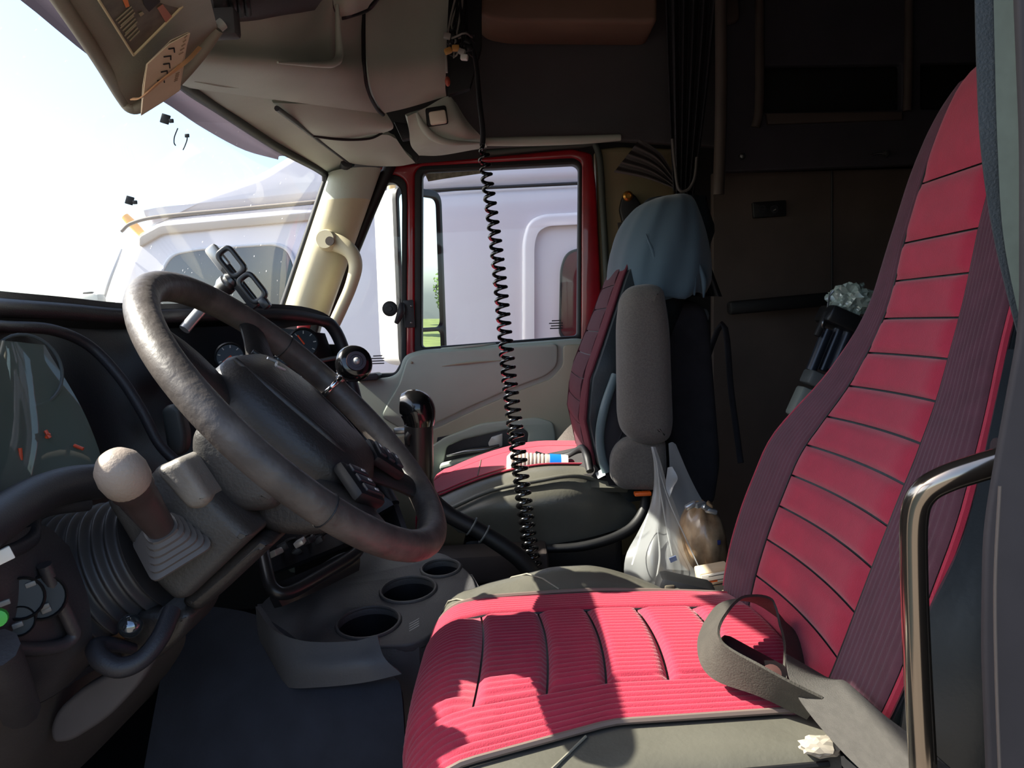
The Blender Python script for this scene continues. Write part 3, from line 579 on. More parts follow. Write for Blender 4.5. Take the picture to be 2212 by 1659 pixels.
for i in range(9):
    x, y = 250 + i * 3.2 + (i % 3) * 2, 44 + i * 5.5; vplate('plate_text', [(x, y), (x + 34 - i * 1.5, y - 30 + i), (x + 35 - i * 1.5, y - 28 + i), (x + 1.2, y + 2)], M('print_tan', (150, 140, 112), .6), .0005, .0140, wp)
# folded papers
pb = thing('folded_papers', 'folded cream papers held to the driver visor by a rubber band', 'papers', onv(330, 240, .02))
def pplate(name, pts, lift, mat, th=.0012): return vplate(name, pts, mat, th, lift, pb)
pplate('sheet', [(305, 250), (309, 186), (317, 140), (370, 88), (408, 70), (405, 92), (396, 150), (388, 196), (350, 222)], .021, paper)
pplate('sheet', [(306, 244), (313, 180), (319, 139), (366, 96), (411, 72), (407, 88), (392, 138), (390, 192), (340, 226)], .025, M('paper_front', (214, 190, 160), .8, nscale=40, namt=.06))
for i, (x, y, x2, y2, x3, y3) in enumerate(((364, 106, 376, 104, 377, 113), (354, 123, 369, 121, 369, 129), (353, 139, 366, 137, 367, 147), (348, 156, 361, 153, 362, 162), (340, 175, 354, 171, 355, 178))):
    tube('pen_stroke', [onv(x, y, .0262), onv(x2, y2, .0262), onv(x3, y3, .0262)], .0009, ink, pb, 5)
for i in range(5):
    pplate('print_line', [(386 + i * 3, 118 - i * 9), (396 + i * 2, 112 - i * 9), (397 + i * 2, 113.5 - i * 9), (387 + i * 3, 119.5 - i * 9)], .0258, M('print_brown', (150, 124, 100), .8), .0005)
    pplate('print_line', [(376 + i, 176 - i * 4), (384 + i, 172 - i * 4), (384.5 + i, 173.2 - i * 4), (376.5 + i, 177.2 - i * 4)], .0258, MATS['print_brown'], .0005)
rb = M('rubber_band_tan', (190, 140, 96), .6)
tag(ribbon('rubber_band', [onv(284, 214, .016), onv(306, 210, .026), onv(344, 178, .0285), onv(380, 150, .0285), onv(408, 128, .024), onv(432, 102, .014)], [vn.cross(ve).lerp(ve, .3)] * 6, .005, .0016, rb, None, 30), 'stretched tan rubber band around the visor and the folded papers', 'rubber band')
# ------------------------------------------------------------------ dashboard
da = thing('dashboard', 'dark wraparound dashboard with gauge panels and switches', 'dashboard', V(-.7, 1.35, -ZC))
lip = [V(-.58, .56, .045), W(-150, 657, .82), W(0, 665, 1.02), W(140, 673, 1.18), W(290, 684, 1.34), W(450, 680, 1.52), W(620, 680, 1.72), W(690, 692, 1.82), W(722, 712, 1.86)]
back = [V(-.72, .56, -.005), V(-.83, .80, -.005), V(-.88, 1.02, -.005), V(-.91, 1.18, -.005), V(-.925, 1.34, -.005), V(-.912, 1.52, -.005), V(-.89, 1.72, -.005), V(-.85, 1.95, -.01), V(-.76, 2.25, -.03)]
patch('dash_top', [[p + Vector((0, 0, .012)) for p in lip], [a.lerp(b, .5) + Vector((0, 0, .03)) for a, b in zip(lip, back)], back], dash_m, da, 30, 10, .01)
tube('dash_hood', lip[:-1] + [W(716, 704, 1.85), W(738, 745, 1.86), W(757, 815, 1.85), W(780, 905, 1.83), W(806, 1000, 1.80), W(850, 1090, 1.72)], [.013] * 8 + [.015, .015, .014, .014, .014, .014], dash_m, da, 12, 70)
face = patch('dash_face', [
    [W(-200, 690, .80), W(60, 700, 1.10), W(215, 712, 1.27), W(400, 708, 1.48), W(560, 705, 1.62), W(702, 720, 1.85)],
    [W(-200, 880, .79), W(70, 890, 1.08), W(250, 880, 1.23), W(400, 880, 1.42), W(590, 880, 1.60), W(752, 860, 1.84)],
    [W(-200, 1060, .76), W(90, 1040, 1.04), W(280, 1020, 1.20), W(430, 1040, 1.36), W(620, 1060, 1.52), W(806, 1010, 1.80)],
    [W(-200, 1200, .74), W(100, 1160, 1.02), W(300, 1180, 1.20), W(480, 1180, 1.36), W(680, 1180, 1.48), W(850, 1090, 1.70)]], dash_f, da, 34, 24, .012)
# right wing end wall, lower dash
patch('wing_end', [[W(738, 745, 1.86), V(-.62, 2.1, -.02), V(-.74, 2.38, -.02)], [W(780, 905, 1.83), V(-.60, 2.1, -.2), V(-.72, 2.38, -.2)], [W(850, 1090, 1.72), V(-.55, 2.1, -.4), V(-.70, 2.38, -.4)], [W(880, 1180, 1.62), V(-.5, 2.1, -ZC + .02), V(-.70, 2.38, -ZC + .02)]], dash_m, da, 10, 12, .012)
# band between the cluster lens and the column
tube('cluster_trim', [W(-160, 690, .78), W(0, 705, .99), W(110, 712, 1.11), W(190, 745, 1.17), W(255, 810, 1.18), W(305, 885, 1.18), W(345, 960, 1.18), W(395, 1010, 1.18)], .008, dash_m, da, 10, 40)
# instrument cluster and its lens; outside reflection painted in as grey-green haze
cl_ = patch('cluster_panel', [[W(-150, 730, .75), W(0, 738, .96), W(90, 748, 1.06)], [W(-150, 880, .74), W(30, 880, .95), W(170, 880, 1.08)], [W(-150, 1010, .73), W(50, 1000, .93), W(212, 985, 1.07)], [W(-150, 1180, .72), W(60, 1110, .91), W(222, 1045, 1.05)]], M('cluster_black', (44, 50, 50), .5, nscale=6, namt=.4), da, 16, 16, .006)
ol = lambda px, py, k: W(px, py, k)
lens = glass_mat('cluster_lens', (.80, .84, .82), .22, .75, 9, (.20, .25, .225), None, .55, True)
patch('cluster_lens', [[W(-150, 725, .71), W(0, 735, .92), W(96, 745, 1.02)], [W(-150, 880, .70), W(34, 880, .91), W(176, 880, 1.04)], [W(-150, 1010, .69), W(54, 1000, .89), W(218, 985, 1.03)], [W(-150, 1190, .68), W(64, 1115, .87), W(228, 1048, 1.01)]], lens, da, 16, 16, 0)
needle = M('needle_orange', (230, 80, 40), .4)
for (x0, y0, x1, y1, Y) in ((43, 968, 45, 994, .885), (98, 930, 108, 946, .945), (100, 946, 106, 936, .945), (160, 962, 180, 970, .985)):
    tube('gauge_needle', [W(x0, y0, Y), W(x1, y1, Y)], .0022, needle, da, 6)
for (gx, gy, gr, Y) in ((20, 940, .045, .93), (105, 925, .035, 1.0), (60, 800, .045, .97)):
    c = W(gx, gy, Y); v, f = tube_vf(torus_pts(c, (.9, -.4, .15), gr, 30), .0022, 6, True); mesh('gauge_ring', v, f, M('gauge_ring_grey', (84, 90, 92), .5), da, 60)
# wing panel: gauges, switches, small vent
wn = Vector((.35, -.9, .22)).normalized()
def gauge(px, py, Y, r, needle_a=None):
    c = W(px, py, Y)
    g_ = lathe('gauge', c, wn, [(-.01, 0), (-.01, r), (.008, r), (.010, r * .9), (.002, r * .86), (.002, 0)], M('gauge_black', (18, 19, 22), .35), da, 28)
    a = Vector((1, 0, 0)); a = (a - wn * a.dot(wn)).normalized(); b = wn.cross(a)
    for k in range(7):
        t = math.radians(210 - k * 40); d = a * math.cos(t) + b * math.sin(t); tube('dial_mark', [c + wn * .003 + d * r * .62, c + wn * .003 + d * r * .8], .0012, M('dial_white', (200, 200, 196), .5), g_, 5)
    if needle_a is not None:
        d = a * math.cos(needle_a) + b * math.sin(needle_a); tube('needle', [c + wn * .005 - d * r * .1, c + wn * .005 + d * r * .6], .002, needle, g_, 5)
gauge(497, 772, 1.48, .028, 3.9); gauge(655, 742, 1.70, .034, 2.2); gauge(585, 730, 1.58, .026, 2.8); gauge(600, 790, 1.60, .020, 4.0)
for i in range(6):
    x, y, Y = 520 + i * 26, 838 - i * 4, 1.44 + i * .045
    b_ = rbox('switch', W(x, y, Y), (.018, .018, .034), M('switch_black', (34, 35, 40), .35), da, .004, ex=Vector((.9, .4, .05)))
    rbox('switch_mark', W(x - 1, y - 4, Y - .011), (.006, .002, .003), M('dial_white', (200, 200, 196), .5), b_, .0005, ex=Vector((.9, .4, .05)))
tube('panel_edge', [W(440, 800, 1.38), W(540, 798, 1.48), W(660, 785, 1.64), W(730, 772, 1.78)], .005, dash_m, da, 8, 20)
pxplate('round_vent', [(345, 885), (365, 872), (388, 880), (402, 950), (394, 985), (362, 990)], 1.22, .03, M('vent_grey', (52, 56, 56), .5), da, .008, .02)
st = tube('stalk_knob', [W(520, 846, 1.18), W(510, 832, 1.16), W(503, 818, 1.15)], [.010, .012, .010], M('stalk_grey', (120, 112, 100), .4), da, 12, 10)
# ------------------------------------------------------------------ steering wheel
WC = V(-.262, .966, -.095); wt_ = .821
WN = Vector((math.sin(wt_), -.02 * math.sin(wt_), math.cos(wt_))).normalized()
WE1 = Vector((math.cos(wt_), 0, -math.sin(wt_))).normalized()      # towards the driver, in the wheel plane
WE2 = WN.cross(WE1).normalized()                                    # across
def wh(a, b, h=0.): return WC + WE1 * a + WE2 * b + WN * h
sw_ = thing('steering_wheel', 'worn black leather steering wheel', 'steering wheel', wh(0, 0, -.05))
RW = .222
v, f = tube_vf([wh(RW * math.cos(2 * math.pi * i / 96), RW * math.sin(2 * math.pi * i / 96)) for i in range(96)], .0185, 18, True); rim = mesh('rim', v, f, wheel_m, sw_, 60)
for sgn in (-1, 1): # stitched joints in the leather
    for k in range(1):
        ang_ = math.pi * .5 * sgn + .5; tg = torus_pts(wh(RW * math.cos(ang_), RW * math.sin(ang_)), -WE1 * math.sin(ang_) + WE2 * math.cos(ang_), .0188, 16); v, f = tube_vf(tg, .0009, 5, True); mesh('stitch_seam', v, f, blk, rim, 60)
hubm = M('hub_dark_plastic', (52, 48, 46), .45, nscale=20, namt=.3, bump=.3, bscale=250)
rings = []
for h, s in ((-.055, .55), (-.045, .85), (-.02, 1.0), (.008, .98), (.024, .86), (.032, .6), (.035, .2)):
    rings.append([wh((.115 * s) * math.copysign(abs(math.cos(a)) ** .7, math.cos(a)) + .008, (.10 * s) * math.copysign(abs(math.sin(a)) ** .7, math.sin(a)), h - .012) for a in [2 * math.pi * k / 36 for k in range(36)]])
hub = loft('hub_pad', rings, hubm, sw_)
tube('hub_ridge', [wh(-.09, -.055, .008), wh(-.03, -.068, .014), wh(.05, -.06, .016), wh(.10, -.035, .008)], [.003, .006, .006, .003], hubm, hub, 8, 24)
tube('hub_ridge', [wh(-.10, .03, .006), wh(-.03, .05, .014), wh(.05, .045, .016), wh(.10, .02, .008)], [.003, .006, .006, .003], hubm, hub, 8, 24)
tube('hub_emblem', [wh(-.075, .0, .021), wh(-.065, .008, .023), wh(-.06, -.006, .023), wh(-.05, .004, .024)], .0016, silver, hub, 6, 14)
for a0, w_ in ((-2.35, .030), (2.35, .030), (-.62, .034), (.62, .034)):
    d = WE1 * math.cos(a0) + WE2 * math.sin(a0); n_ = WN.cross(d)
    rings = []
    for q in range(7):
        t = q / 6; p = WC + d * (.075 + (RW - .080) * t) + WN * (-.03 * (1 - t) * (1 - t) - .004); ww = w_ * (1.0 - .28 * t); hh_ = .010
        rings.append([p + n_ * ww * math.cos(a) + WN * hh_ * math.sin(a) for a in [2 * math.pi * k / 14 for k in range(14)]])
    sp = loft('spoke', rings, hubm, sw_)
    if abs(a0) < 1:
        rbox('button_pod', WC + d * .14 + WN * .008, (.056, .050, .016), blk, sp, .006, ex=d, ez=WN)
        for k in range(3): rbox('button', WC + d * (.125 + k * .016) + WN * .0175, (.012, .03, .004), dash_m, sp, .0015, ex=d, ez=WN); rbox('button_mark', WC + d * (.125 + k * .016) + WN * .0198 + n_ * .006, (.003, .006, .0008), MATS['dial_white'], sp, 0, ex=d, ez=WN)
# spinner knob clamped on the far rim
ka = None; best = 1e9
for i in range(720):
    a = 2 * math.pi * i / 720; p = wh(RW * math.cos(a), RW * math.sin(a)); q = pj(p); e = (q[0] - 712) ** 2 + (q[1] - 842) ** 2
    if e < best and p.y > WC.y: best, ka = e, a
kp = wh(RW * math.cos(ka), RW * math.sin(ka)); kd = (WE1 * math.cos(ka) + WE2 * math.sin(ka)); kt = (-WE1 * math.sin(ka) + WE2 * math.cos(ka))
kn = thing('spinner_knob', 'black spinner knob with silver clamp on the steering wheel rim', 'knob', kp)
v, f = tube_vf(torus_pts(kp, kt, .0215, 20), .0045, 8, True); mesh('clamp_band', v, f, chrome, kn, 60)
rbox('clamp_plate', kp + kd * .022 + WN * .004, (.010, .034, .016), silver, kn, .002, ex=kd, ez=WN)
kc = kp + WN * .050 - kd * .012; ka_ = (WN * .35 + (Vector((0, 0, ZC)) - kc).normalized()).normalized()
lathe('stem', kp + WN * .012, WN, [(0, .010), (.03, .010), (.03, 0)], chrome, kn, 12)
kb = lathe('knob_cap', kc, ka_, [(-.022, 0), (-.020, .016), (-.010, .026), (.002, .028), (.012, .025), (.016, .019), (.017, 0)], blk_g, kn, 28)
lathe('knob_disc', kc + ka_ * .0165, ka_, [(0, .015), (.003, .0145), (.003, .010), (.002, .0095), (.002, 0)], M('knob_dark_lens', (60, 44, 44), .2, .3), kb, 24)
ball('knob_badge', kc + ka_ * .019, .0055, silver, kb, 10)
# ------------------------------------------------------------------ steering column with lever
def plate_solid(name, pts, Y0, Y1, mat, par, bev=.012, r=.02): return pxplate(name, pts, Y0, Y1 - Y0, mat, par, bev, r)
sco = thing('steering_shroud', 'grey plastic steering column with lever box and ribbed boot', 'steering column', V(-.5, .96, -.45))
plate_solid('upper_shroud', [(402, 985), (405, 935), (432, 907), (470, 905), (600, 1020), (605, 1105), (520, 1115), (462, 1085)], .875, 1.06, col_g, sco, .02, .03)
plate_solid('collar', [(540, 1090), (600, 1020), (700, 1060), (800, 1120), (780, 1150), (640, 1165), (560, 1150)], .90, 1.04, hubm, sco, .015, .02)
lb_ = plate_solid('lever_box', [(318, 1030), (330, 1012), (395, 985), (460, 1080), (545, 1158), (530, 1175), (400, 1298), (372, 1300), (330, 1262), (250, 1130), (215, 1075)], .845, 1.07, col_g, sco, .012, .02)
plate_solid('box_top', [(326, 1016), (392, 984), (455, 1078), (440, 1100), (405, 1105)], .838, 1.0, M('column_grey_sunlit', (128, 122, 114), .45, nscale=22, namt=.2, bump=.3, bscale=260), sco, .010, .012)  # lighter copy of the column grey paints sunlight on the box top
plate_solid('box_underside', [(380, 1303), (535, 1172), (560, 1160), (590, 1178), (470, 1290), (420, 1330)], .87, 1.05, hubm, sco, .012, .02)
# rubber boot (stepped square frustum) and lever
bc = W(362, 1162, .835); ldir = (W(240, 990, .745) - bc).normalized(); lx = (W(440, 1130, .835) - W(372, 1220, .835)).normalized(); ly = ldir.cross(lx).normalized(); lx = ly.cross(ldir)
rings = []
for i in range(12):
    t = i / 11; s = (.036 * (1 - t) + .017 * t) * (1.0 if i % 2 else .93)
    rings.append([bc - ldir * .014 + ldir * (.034 * t) + lx * p.x + ly * p.y for p in rpoly([(-s, -s), (s, -s), (s, s), (-s, s)], s * (.25 + .6 * t), 4)])
loft('lever_boot', rings, M('boot_grey', (86, 82, 80), .55), sco, ang=25)
lv = lathe('lever', bc + ldir * .01, ldir, [(0, .0), (0, .014), (.03, .0165), (.06, .019), (.075, .0195), (.078, .0215), (.098, .0222), (.098, 0)], M('lever_brown', (70, 58, 56), .35, nscale=20, namt=.2), sco, 24)
hd_ = (W(250, 1000, .76)); kd_ = bc + ldir * .118
lathe('lever_knob', bc + ldir * .10, ldir, [(-.006, .0), (-.006, .021), (.0, .0235), (.012, .0245), (.024, .0225), (.033, .017), (.038, .009), (.0395, 0)], M('lever_knob_taupe', (150, 136, 124), .5, bump=.3, bscale=300), lv, 28)
# bellows round the column
cb = W(345, 1190, .925); cax = (W(195, 1264, .925) - cb).normalized()
prof = []
for i in range(64):
    t = i / 63; prof.append((t * .098, (.074 + .022 * t) * (1.0 + .05 * math.cos(t * 2 * math.pi * 7)) - .004))
prof = [(0, 0)] + prof + [(.098, 0)]
lathe('bellows', cb, cax, prof, M('bellows_black', (58, 56, 57), .42), sco, 48, ang=80)
# pull handle and bright knob below the boot
ph = tube('tilt_handle', [W(372, 1318, .86), W(345, 1378, .83), W(305, 1425, .81), W(258, 1442, .80), W(218, 1424, .80), W(208, 1398, .81), W(240, 1392, .83), W(290, 1402, .85)], [.010, .010, .010, .011, .011, .010, .008, .006], dash_m, sco, 10, 44)
plate_solid('tilt_bracket', [(300, 1320), (420, 1322), (395, 1380), (330, 1435), (280, 1448), (250, 1420), (270, 1350)], .86, .96, hubm, sco, .01, .02)
ball('release_knob', W(282, 1352, .83), .013, M('knob_chrome_dark', (120, 125, 130), .1, .9), sco, 20)
tube('release_stem', [W(282, 1352, .835), W(258, 1378, .85), W(236, 1386, .87)], .005, M('stem_orange', (150, 100, 60), .5), sco, 8)
# ------------------------------------------------------------------ lower left instrument panel and kick panel
lp = thing('lower_switch_panel', 'dark lower dash panel with dials left of column', 'panel', W(60, 1480, .72))
pm = M('lower_panel_charcoal', (62, 58, 60), .45, nscale=14, namt=.25, bump=.2, bscale=300)
patch('panel_body', [[W(-140, 1170, .62), W(20, 1150, .72), W(95, 1135, .80), W(150, 1180, .84)], [W(-140, 1260, .61), W(30, 1250, .71), W(110, 1240, .78), W(190, 1290, .83)], [W(-140, 1380, .62), W(30, 1380, .71), W(130, 1380, .78), W(200, 1390, .83)], [W(-140, 1480, .66), W(20, 1470, .74), W(120, 1450, .80), W(200, 1420, .86)], [W(-140, 1560, .70), W(20, 1540, .78), W(120, 1500, .84), W(190, 1440, .90)]], pm, lp, 18, 22, .012)
tube('panel_rim', [W(-120, 1200, .60), W(-40, 1150, .66), W(30, 1100, .73), W(90, 1066, .79), W(150, 1047, .84), W(215, 1040, .88)], .020, dash_m, lp, 12, 30)
tube('inner_rim', [W(-120, 1250, .60), W(0, 1200, .70), W(66, 1165, .76), W(72, 1120, .79), W(110, 1098, .82), W(190, 1088, .86)], .008, dash_m, lp, 10, 34)
tube('side_rail', [W(96, 1220, .755), W(120, 1280, .765), W(152, 1345, .78), W(160, 1372, .785), W(130, 1395, .77), W(60, 1402, .73), W(-60, 1390, .66)], .007, pm, lp, 10, 40)
dl = lambda x, y: W(x, y, crs([(-60, .65), (30, .695), (110, .755), (160, .80)], x)[0])
for (x, y, r_) in ((46, 1300, .020), (92, 1298, .022), (40, 1350, .014)):
    lathe('dial', dl(x, y) + Vector((-.006, .010, 0)), (.55, -.80, .22), [(-.01, 0), (-.01, r_), (.004, r_), (.006, r_ * .92), (.002, r_ * .86), (.002, 0)], M('dial_black', (20, 20, 23), .5), lp, 24)
for (x, y) in ((10, 1302), (72, 1272), (96, 1310), (38, 1350), (60, 1340), (66, 1262), (100, 1318)):
    rbox('dial_tick', dl(x, y), (.009, .004, .005), M('tick_grey', (110, 108, 106), .4), lp, .001, ex=(.8, .5, .2))
lathe('green_button', W(-4, 1334, .655), (.5, -.8, .1), [(0, .0), (0, .008), (.007, .007), (.008, 0)], M('green_plastic', (60, 170, 60), .4), lp, 14)
rbox('white_tag', W(2, 1203, .66), (.018, .004, .012), white_p, lp, .001, ex=(.7, .6, .3))
tube('lower_post', [W(-8, 1400, .66), W(20, 1470, .70), W(44, 1535, .76)], .018, pm, lp, 10, 12)
kp_ = struct(patch('trim_4', [[W(-200, 1570, .70), W(60, 1530, .82), W(200, 1450, .95), W(400, 1350, 1.10)], [W(-200, 1700, .72), W(50, 1640, .84), W(190, 1560, .96), W(395, 1400, 1.12)], [W(-200, 1900, .80), W(20, 1760, .90), W(150, 1680, 1.0), W(330, 1500, 1.16)]], M('kick_panel_brown', (74, 66, 62), .6, nscale=8, namt=.25, bump=.2, bscale=200), None, 18, 12, .012), 'brownish kick panel below the dash')
cp = thing('clutch_pedal', 'worn flat pedal pad at the lower left under the column', 'pedal', W(180, 1570, .86))
pxplate('pedal_pad', [(105, 1580), (118, 1540), (170, 1490), (300, 1420), (335, 1420), (300, 1480), (230, 1555), (150, 1605), (112, 1608)], .86, .02, M('pedal_grey', (82, 76, 76), .6, nscale=12, namt=.25), cp, .006, .02)
# ------------------------------------------------------------------ engine cover console with cup holders
ct = -.44
con = thing('cup_holder_console', 'dark grey floor console with three cup holders', 'console', V(-.2, 1.35, -ZC))
cex = Vector((1, 0, 0)); cey = Vector((0, 1, .15)).normalized(); cen = cex.cross(cey); cp0 = V(0, 1.1, -.47)
def WT(px, py, low=0.):
    r = ray(px, py); o = Vector((0, 0, ZC)); return o + r * (cen.dot(cp0 - cen * low - o) / cen.dot(r))
def cz(px, py): w = WT(px, py) - cp0; return Vector((w.dot(cex), w.dot(cey)))
top = rpoly([cz(*p) for p in ((560, 1300), (740, 1188), (962, 1192), (1022, 1242), (1036, 1290), (902, 1392), (600, 1400), (560, 1350))], .03)
def hole(px, py, rx, ry, n=28):
    c = WT(px, py); q = cz(px, py); a = (WT(px + rx, py) - WT(px - rx, py)).length / 2; b = a
    return [Vector((q.x + a * math.cos(2 * math.pi * k / n), q.y + b * math.sin(2 * math.pi * k / n))) for k in range(n)], c, a, b
h1, c1, a1, b1 = hole(952, 1228, 41, 20); h2, c2, a2, b2 = hole(882, 1274, 58, 34); h3, c3, a3, b3 = hole(796, 1345, 66, 46)
plate('console_top', [top, h1, h2, h3], cp0 - cen * .008, cex, cey, .016, engine_m, con, .004)
for c, a, b, dp_ in ((c1, a1, b1, .07), (c2, a2, b2, .08), (c3, a3, b3, .10)):
    rings = [[c + cex * (a * s * math.cos(2 * math.pi * k / 28)) + cey * (b * s * math.sin(2 * math.pi * k / 28)) - cen * d for k in range(28)] for s, d in ((1.02, .004), (.97, .03), (.90, dp_))]
    cu = mesh('cup_holder', [v for r in rings for v in r], [(i * 28 + j, i * 28 + (j + 1) % 28, i * 28 + 28 + (j + 1) % 28, i * 28 + 28 + j) for i in range(2) for j in range(28)] + [tuple(range(56, 84))], dash_f, con)
    v, f = tube_vf([c + cex * (a * math.cos(2 * math.pi * k / 28)) + cey * (b * math.sin(2 * math.pi * k / 28)) + cen * .001 for k in range(28)], .003, 6, True); mesh('cup_rim', v, f, engine_m, cu, 60)
# side walls of the console
def wall(name, pts, mat, lowz=-ZC + .01, par=con):
    P = [WT(x, y, .006) for x, y in pts]; P = cr(P, 24); return grid(name, [P, [p + Vector((0, -.01, -.06)) for p in P], [Vector((p.x, p.y - .02, lowz + ZC)) for p in P]], mat, par, .012)
wall('console_end', ((1020, 1240), (1036, 1288), (970, 1345), (905, 1392)), engine_m)
wall('console_side', ((905, 1392), (840, 1402), (700, 1402), (600, 1396), (560, 1350), (556, 1305)), engine_m)
patch('console_skirt', [[W(552, 1310, 1.18), W(590, 1360, 1.10), W(660, 1385, 1.06), W(760, 1385, 1.05), W(815, 1372, 1.05)], [W(560, 1380, 1.15), W(610, 1430, 1.06), W(680, 1440, 1.03), W(770, 1430, 1.02), W(830, 1420, 1.03)], [W(590, 1460, 1.14), W(620, 1485, 1.06), W(700, 1484, 1.03), W(790, 1474, 1.02), W(868, 1456, 1.03)]], engine_m, con, 20, 10, .008)
for i in range(4): pxplate('label_line', [(884, 1362 - i * 5), (905, 1350 - i * 5), (905, 1352 - i * 5), (884, 1364 - i * 5)], .985, .001, M('label_grey', (130, 126, 120), .6), con, 0)
# radio tray on the console
rt = thing('radio_tray', 'black open radio tray with loose connectors above cup holders', 'tray', W(680, 1290, 1.18))
rm = M('tray_black', (30, 30, 33), .35)
patch('tray_front', [[W(590, 1262, 1.16), W(680, 1225, 1.22), W(772, 1180, 1.28)], [W(596, 1285, 1.15), W(690, 1250, 1.21), W(778, 1205, 1.27)], [W(610, 1310, 1.15), W(690, 1275, 1.21), W(776, 1232, 1.27)]], rm, rt, 14, 10, .02)
tube('tray_rim', [W(560, 1150, 1.22), W(575, 1230, 1.16), W(590, 1272, 1.14), W(625, 1280, 1.15), W(700, 1240, 1.20), W(768, 1196, 1.26), W(772, 1170, 1.30), W(745, 1150, 1.36)], .010, rm, rt, 10, 40)
patch('tray_back', [[W(556, 1140, 1.30), W(660, 1135, 1.36), W(760, 1130, 1.42)], [W(580, 1240, 1.24), W(680, 1200, 1.30), W(765, 1165, 1.36)]], dash_f, rt, 10, 8, .01)
for i, (x, y) in enumerate(((596, 1194), (648, 1172), (610, 1182), (668, 1168), (690, 1166), (640, 1190))):
    rbox('connector', W(x, y, 1.24 + i * .012), (.016, .02, .010), [dash_m, silver][i in (0, 1)] if i > 1 else silver, rt, .002, ex=(1, .4 * (i % 3 - 1), .5))
    tube('lead', [W(x, y, 1.25 + i * .012), W(x + 10, y - 14, 1.29), W(x + 30, y - 20, 1.33)], .003, blk, rt, 6, 8)
struct(patch('trim_5', [[W(380, 1300, 1.25), W(560, 1330, 1.20), W(700, 1420, 1.10), W(850, 1460, 1.06)], [W(340, 1500, 1.12), W(560, 1520, 1.05), W(720, 1520, 1.02), W(868, 1500, 1.02)], [W(300, 1720, 1.05), W(560, 1740, .98), W(720, 1740, .96), W(880, 1720, .96)]], M('tunnel_carpet', (44, 46, 54), .85, nscale=20, namt=.3, bump=.3, bscale=300), None, 16, 12, .01), 'dark engine tunnel cover under the console')
# ------------------------------------------------------------------ gear lever
gl = thing('gear_lever', 'black gear lever with bulbous grip and range switch', 'gear lever', W(1160, 1245, 1.46))
tube('shift_rod', [W(1168, 1262, 1.46), W(1120, 1205, 1.46), W(1040, 1150, 1.46), W(970, 1112, 1.46), W(925, 1072, 1.46), W(908, 1030, 1.46)], [.017, .017, .016, .016, .018, .024], blk, gl, 12, 40)
lathe('grip_body', W(907, 1050, 1.46), W(904, 910, 1.45) - W(907, 1050, 1.46), [(0, .0), (0, .023), (.03, .026), (.11, .027), (.118, .027), (.12, .024), (.12, 0)], M('grip_dark', (34, 32, 32), .3), gl, 24)
hdm = tube('grip_head', [W(906, 920, 1.45), W(905, 900, 1.45), W(900, 882, 1.45), W(886, 874, 1.45), W(866, 872, 1.45)], [.027, .031, .033, .029, .019], blk_g, gl, 20, 24)
rbox('range_switch', W(866, 930, 1.45), (.026, .012, .012), steel, gl, .003); rbox('switch_stem', W(880, 932, 1.45), (.02, .008, .008), dash_m, gl, .002)
tube('trigger', [W(882, 958, 1.435), W(880, 945, 1.43), W(886, 936, 1.43)], .006, blk, gl, 8, 8)
for (x, y) in ((1019, 1137), (1046, 1154)):
    c = W(x, y, 1.46); v, f = tube_vf(torus_pts(c, W(1120, 1205, 1.46) - W(970, 1112, 1.46), .018, 18), .0018, 6, True); mesh('cable_tie', v, f, M('tie_grey', (96, 100, 100), .4), gl, 60)
lathe('floor_boot', W(1172, 1268, 1.46) - Vector((0, 0, .10)), (0, 0, 1), [(0, 0), (0, .07), (.03, .06), (.05, .045), (.07, .042), (.09, .03), (.10, .02), (.10, 0)], blk, gl, 20)
# ------------------------------------------------------------------ phone holder on the dash
ph_ = thing('phone_holder', 'black phone holder clamp on a silver arm above the dash', 'phone holder', W(405, 715, 1.40))
PY_ = 1.46
tube('arm', [W(398, 712, 1.41), W(425, 680, 1.43), W(470, 630, 1.46), W(492, 608, 1.47)], [.010, .010, .011, .012], silver, ph_, 10, 14)
lathe('ball_joint', W(478, 626, 1.465), W(505, 600, 1.46) - W(470, 634, 1.47), [(0, 0), (0, .014), (.008, .018), (.02, .018), (.022, .014), (.03, .017), (.036, .012), (.036, 0)], steel, ph_, 18)
bA, bB = W(462, 545, PY_), W(548, 655, PY_); be = (bB - bA).normalized()
rbox('spine', (bA + bB) / 2, ((bB - bA).length + .02, .016, .022), M('holder_dark', (40, 42, 46), .3), ph_, .006, ex=be)
rbox('spine_cap', bA + be * .012, (.05, .018, .024), silver, ph_, .006, ex=be)
bn = be.cross(Vector((0, -1, 0))).normalized()
if bn.x < 0: bn = -bn
for (cx_, cy_) in ((500, 566), (545, 622)):
    c = W(cx_, cy_, PY_ - .01); o = [Vector((p.x, p.y)) for p in ro(.030, .018, .014)]; h = [Vector((p.x, p.y)) for p in ro(.021, .010, .008)]
    plate('jaw', [o, h], c, be, bn, .014, MATS['holder_dark'], ph_, .003)
rbox('foot', W(572, 655, PY_ - .01), (.022, .02, .016), MATS['holder_dark'], ph_, .005, ex=be)
# ------------------------------------------------------------------ driver seat
SC = .945; SZ = -.405
ds = thing('driver_chair', 'red and black driver seat in the foreground', 'seat', V(.12, SC, -ZC))
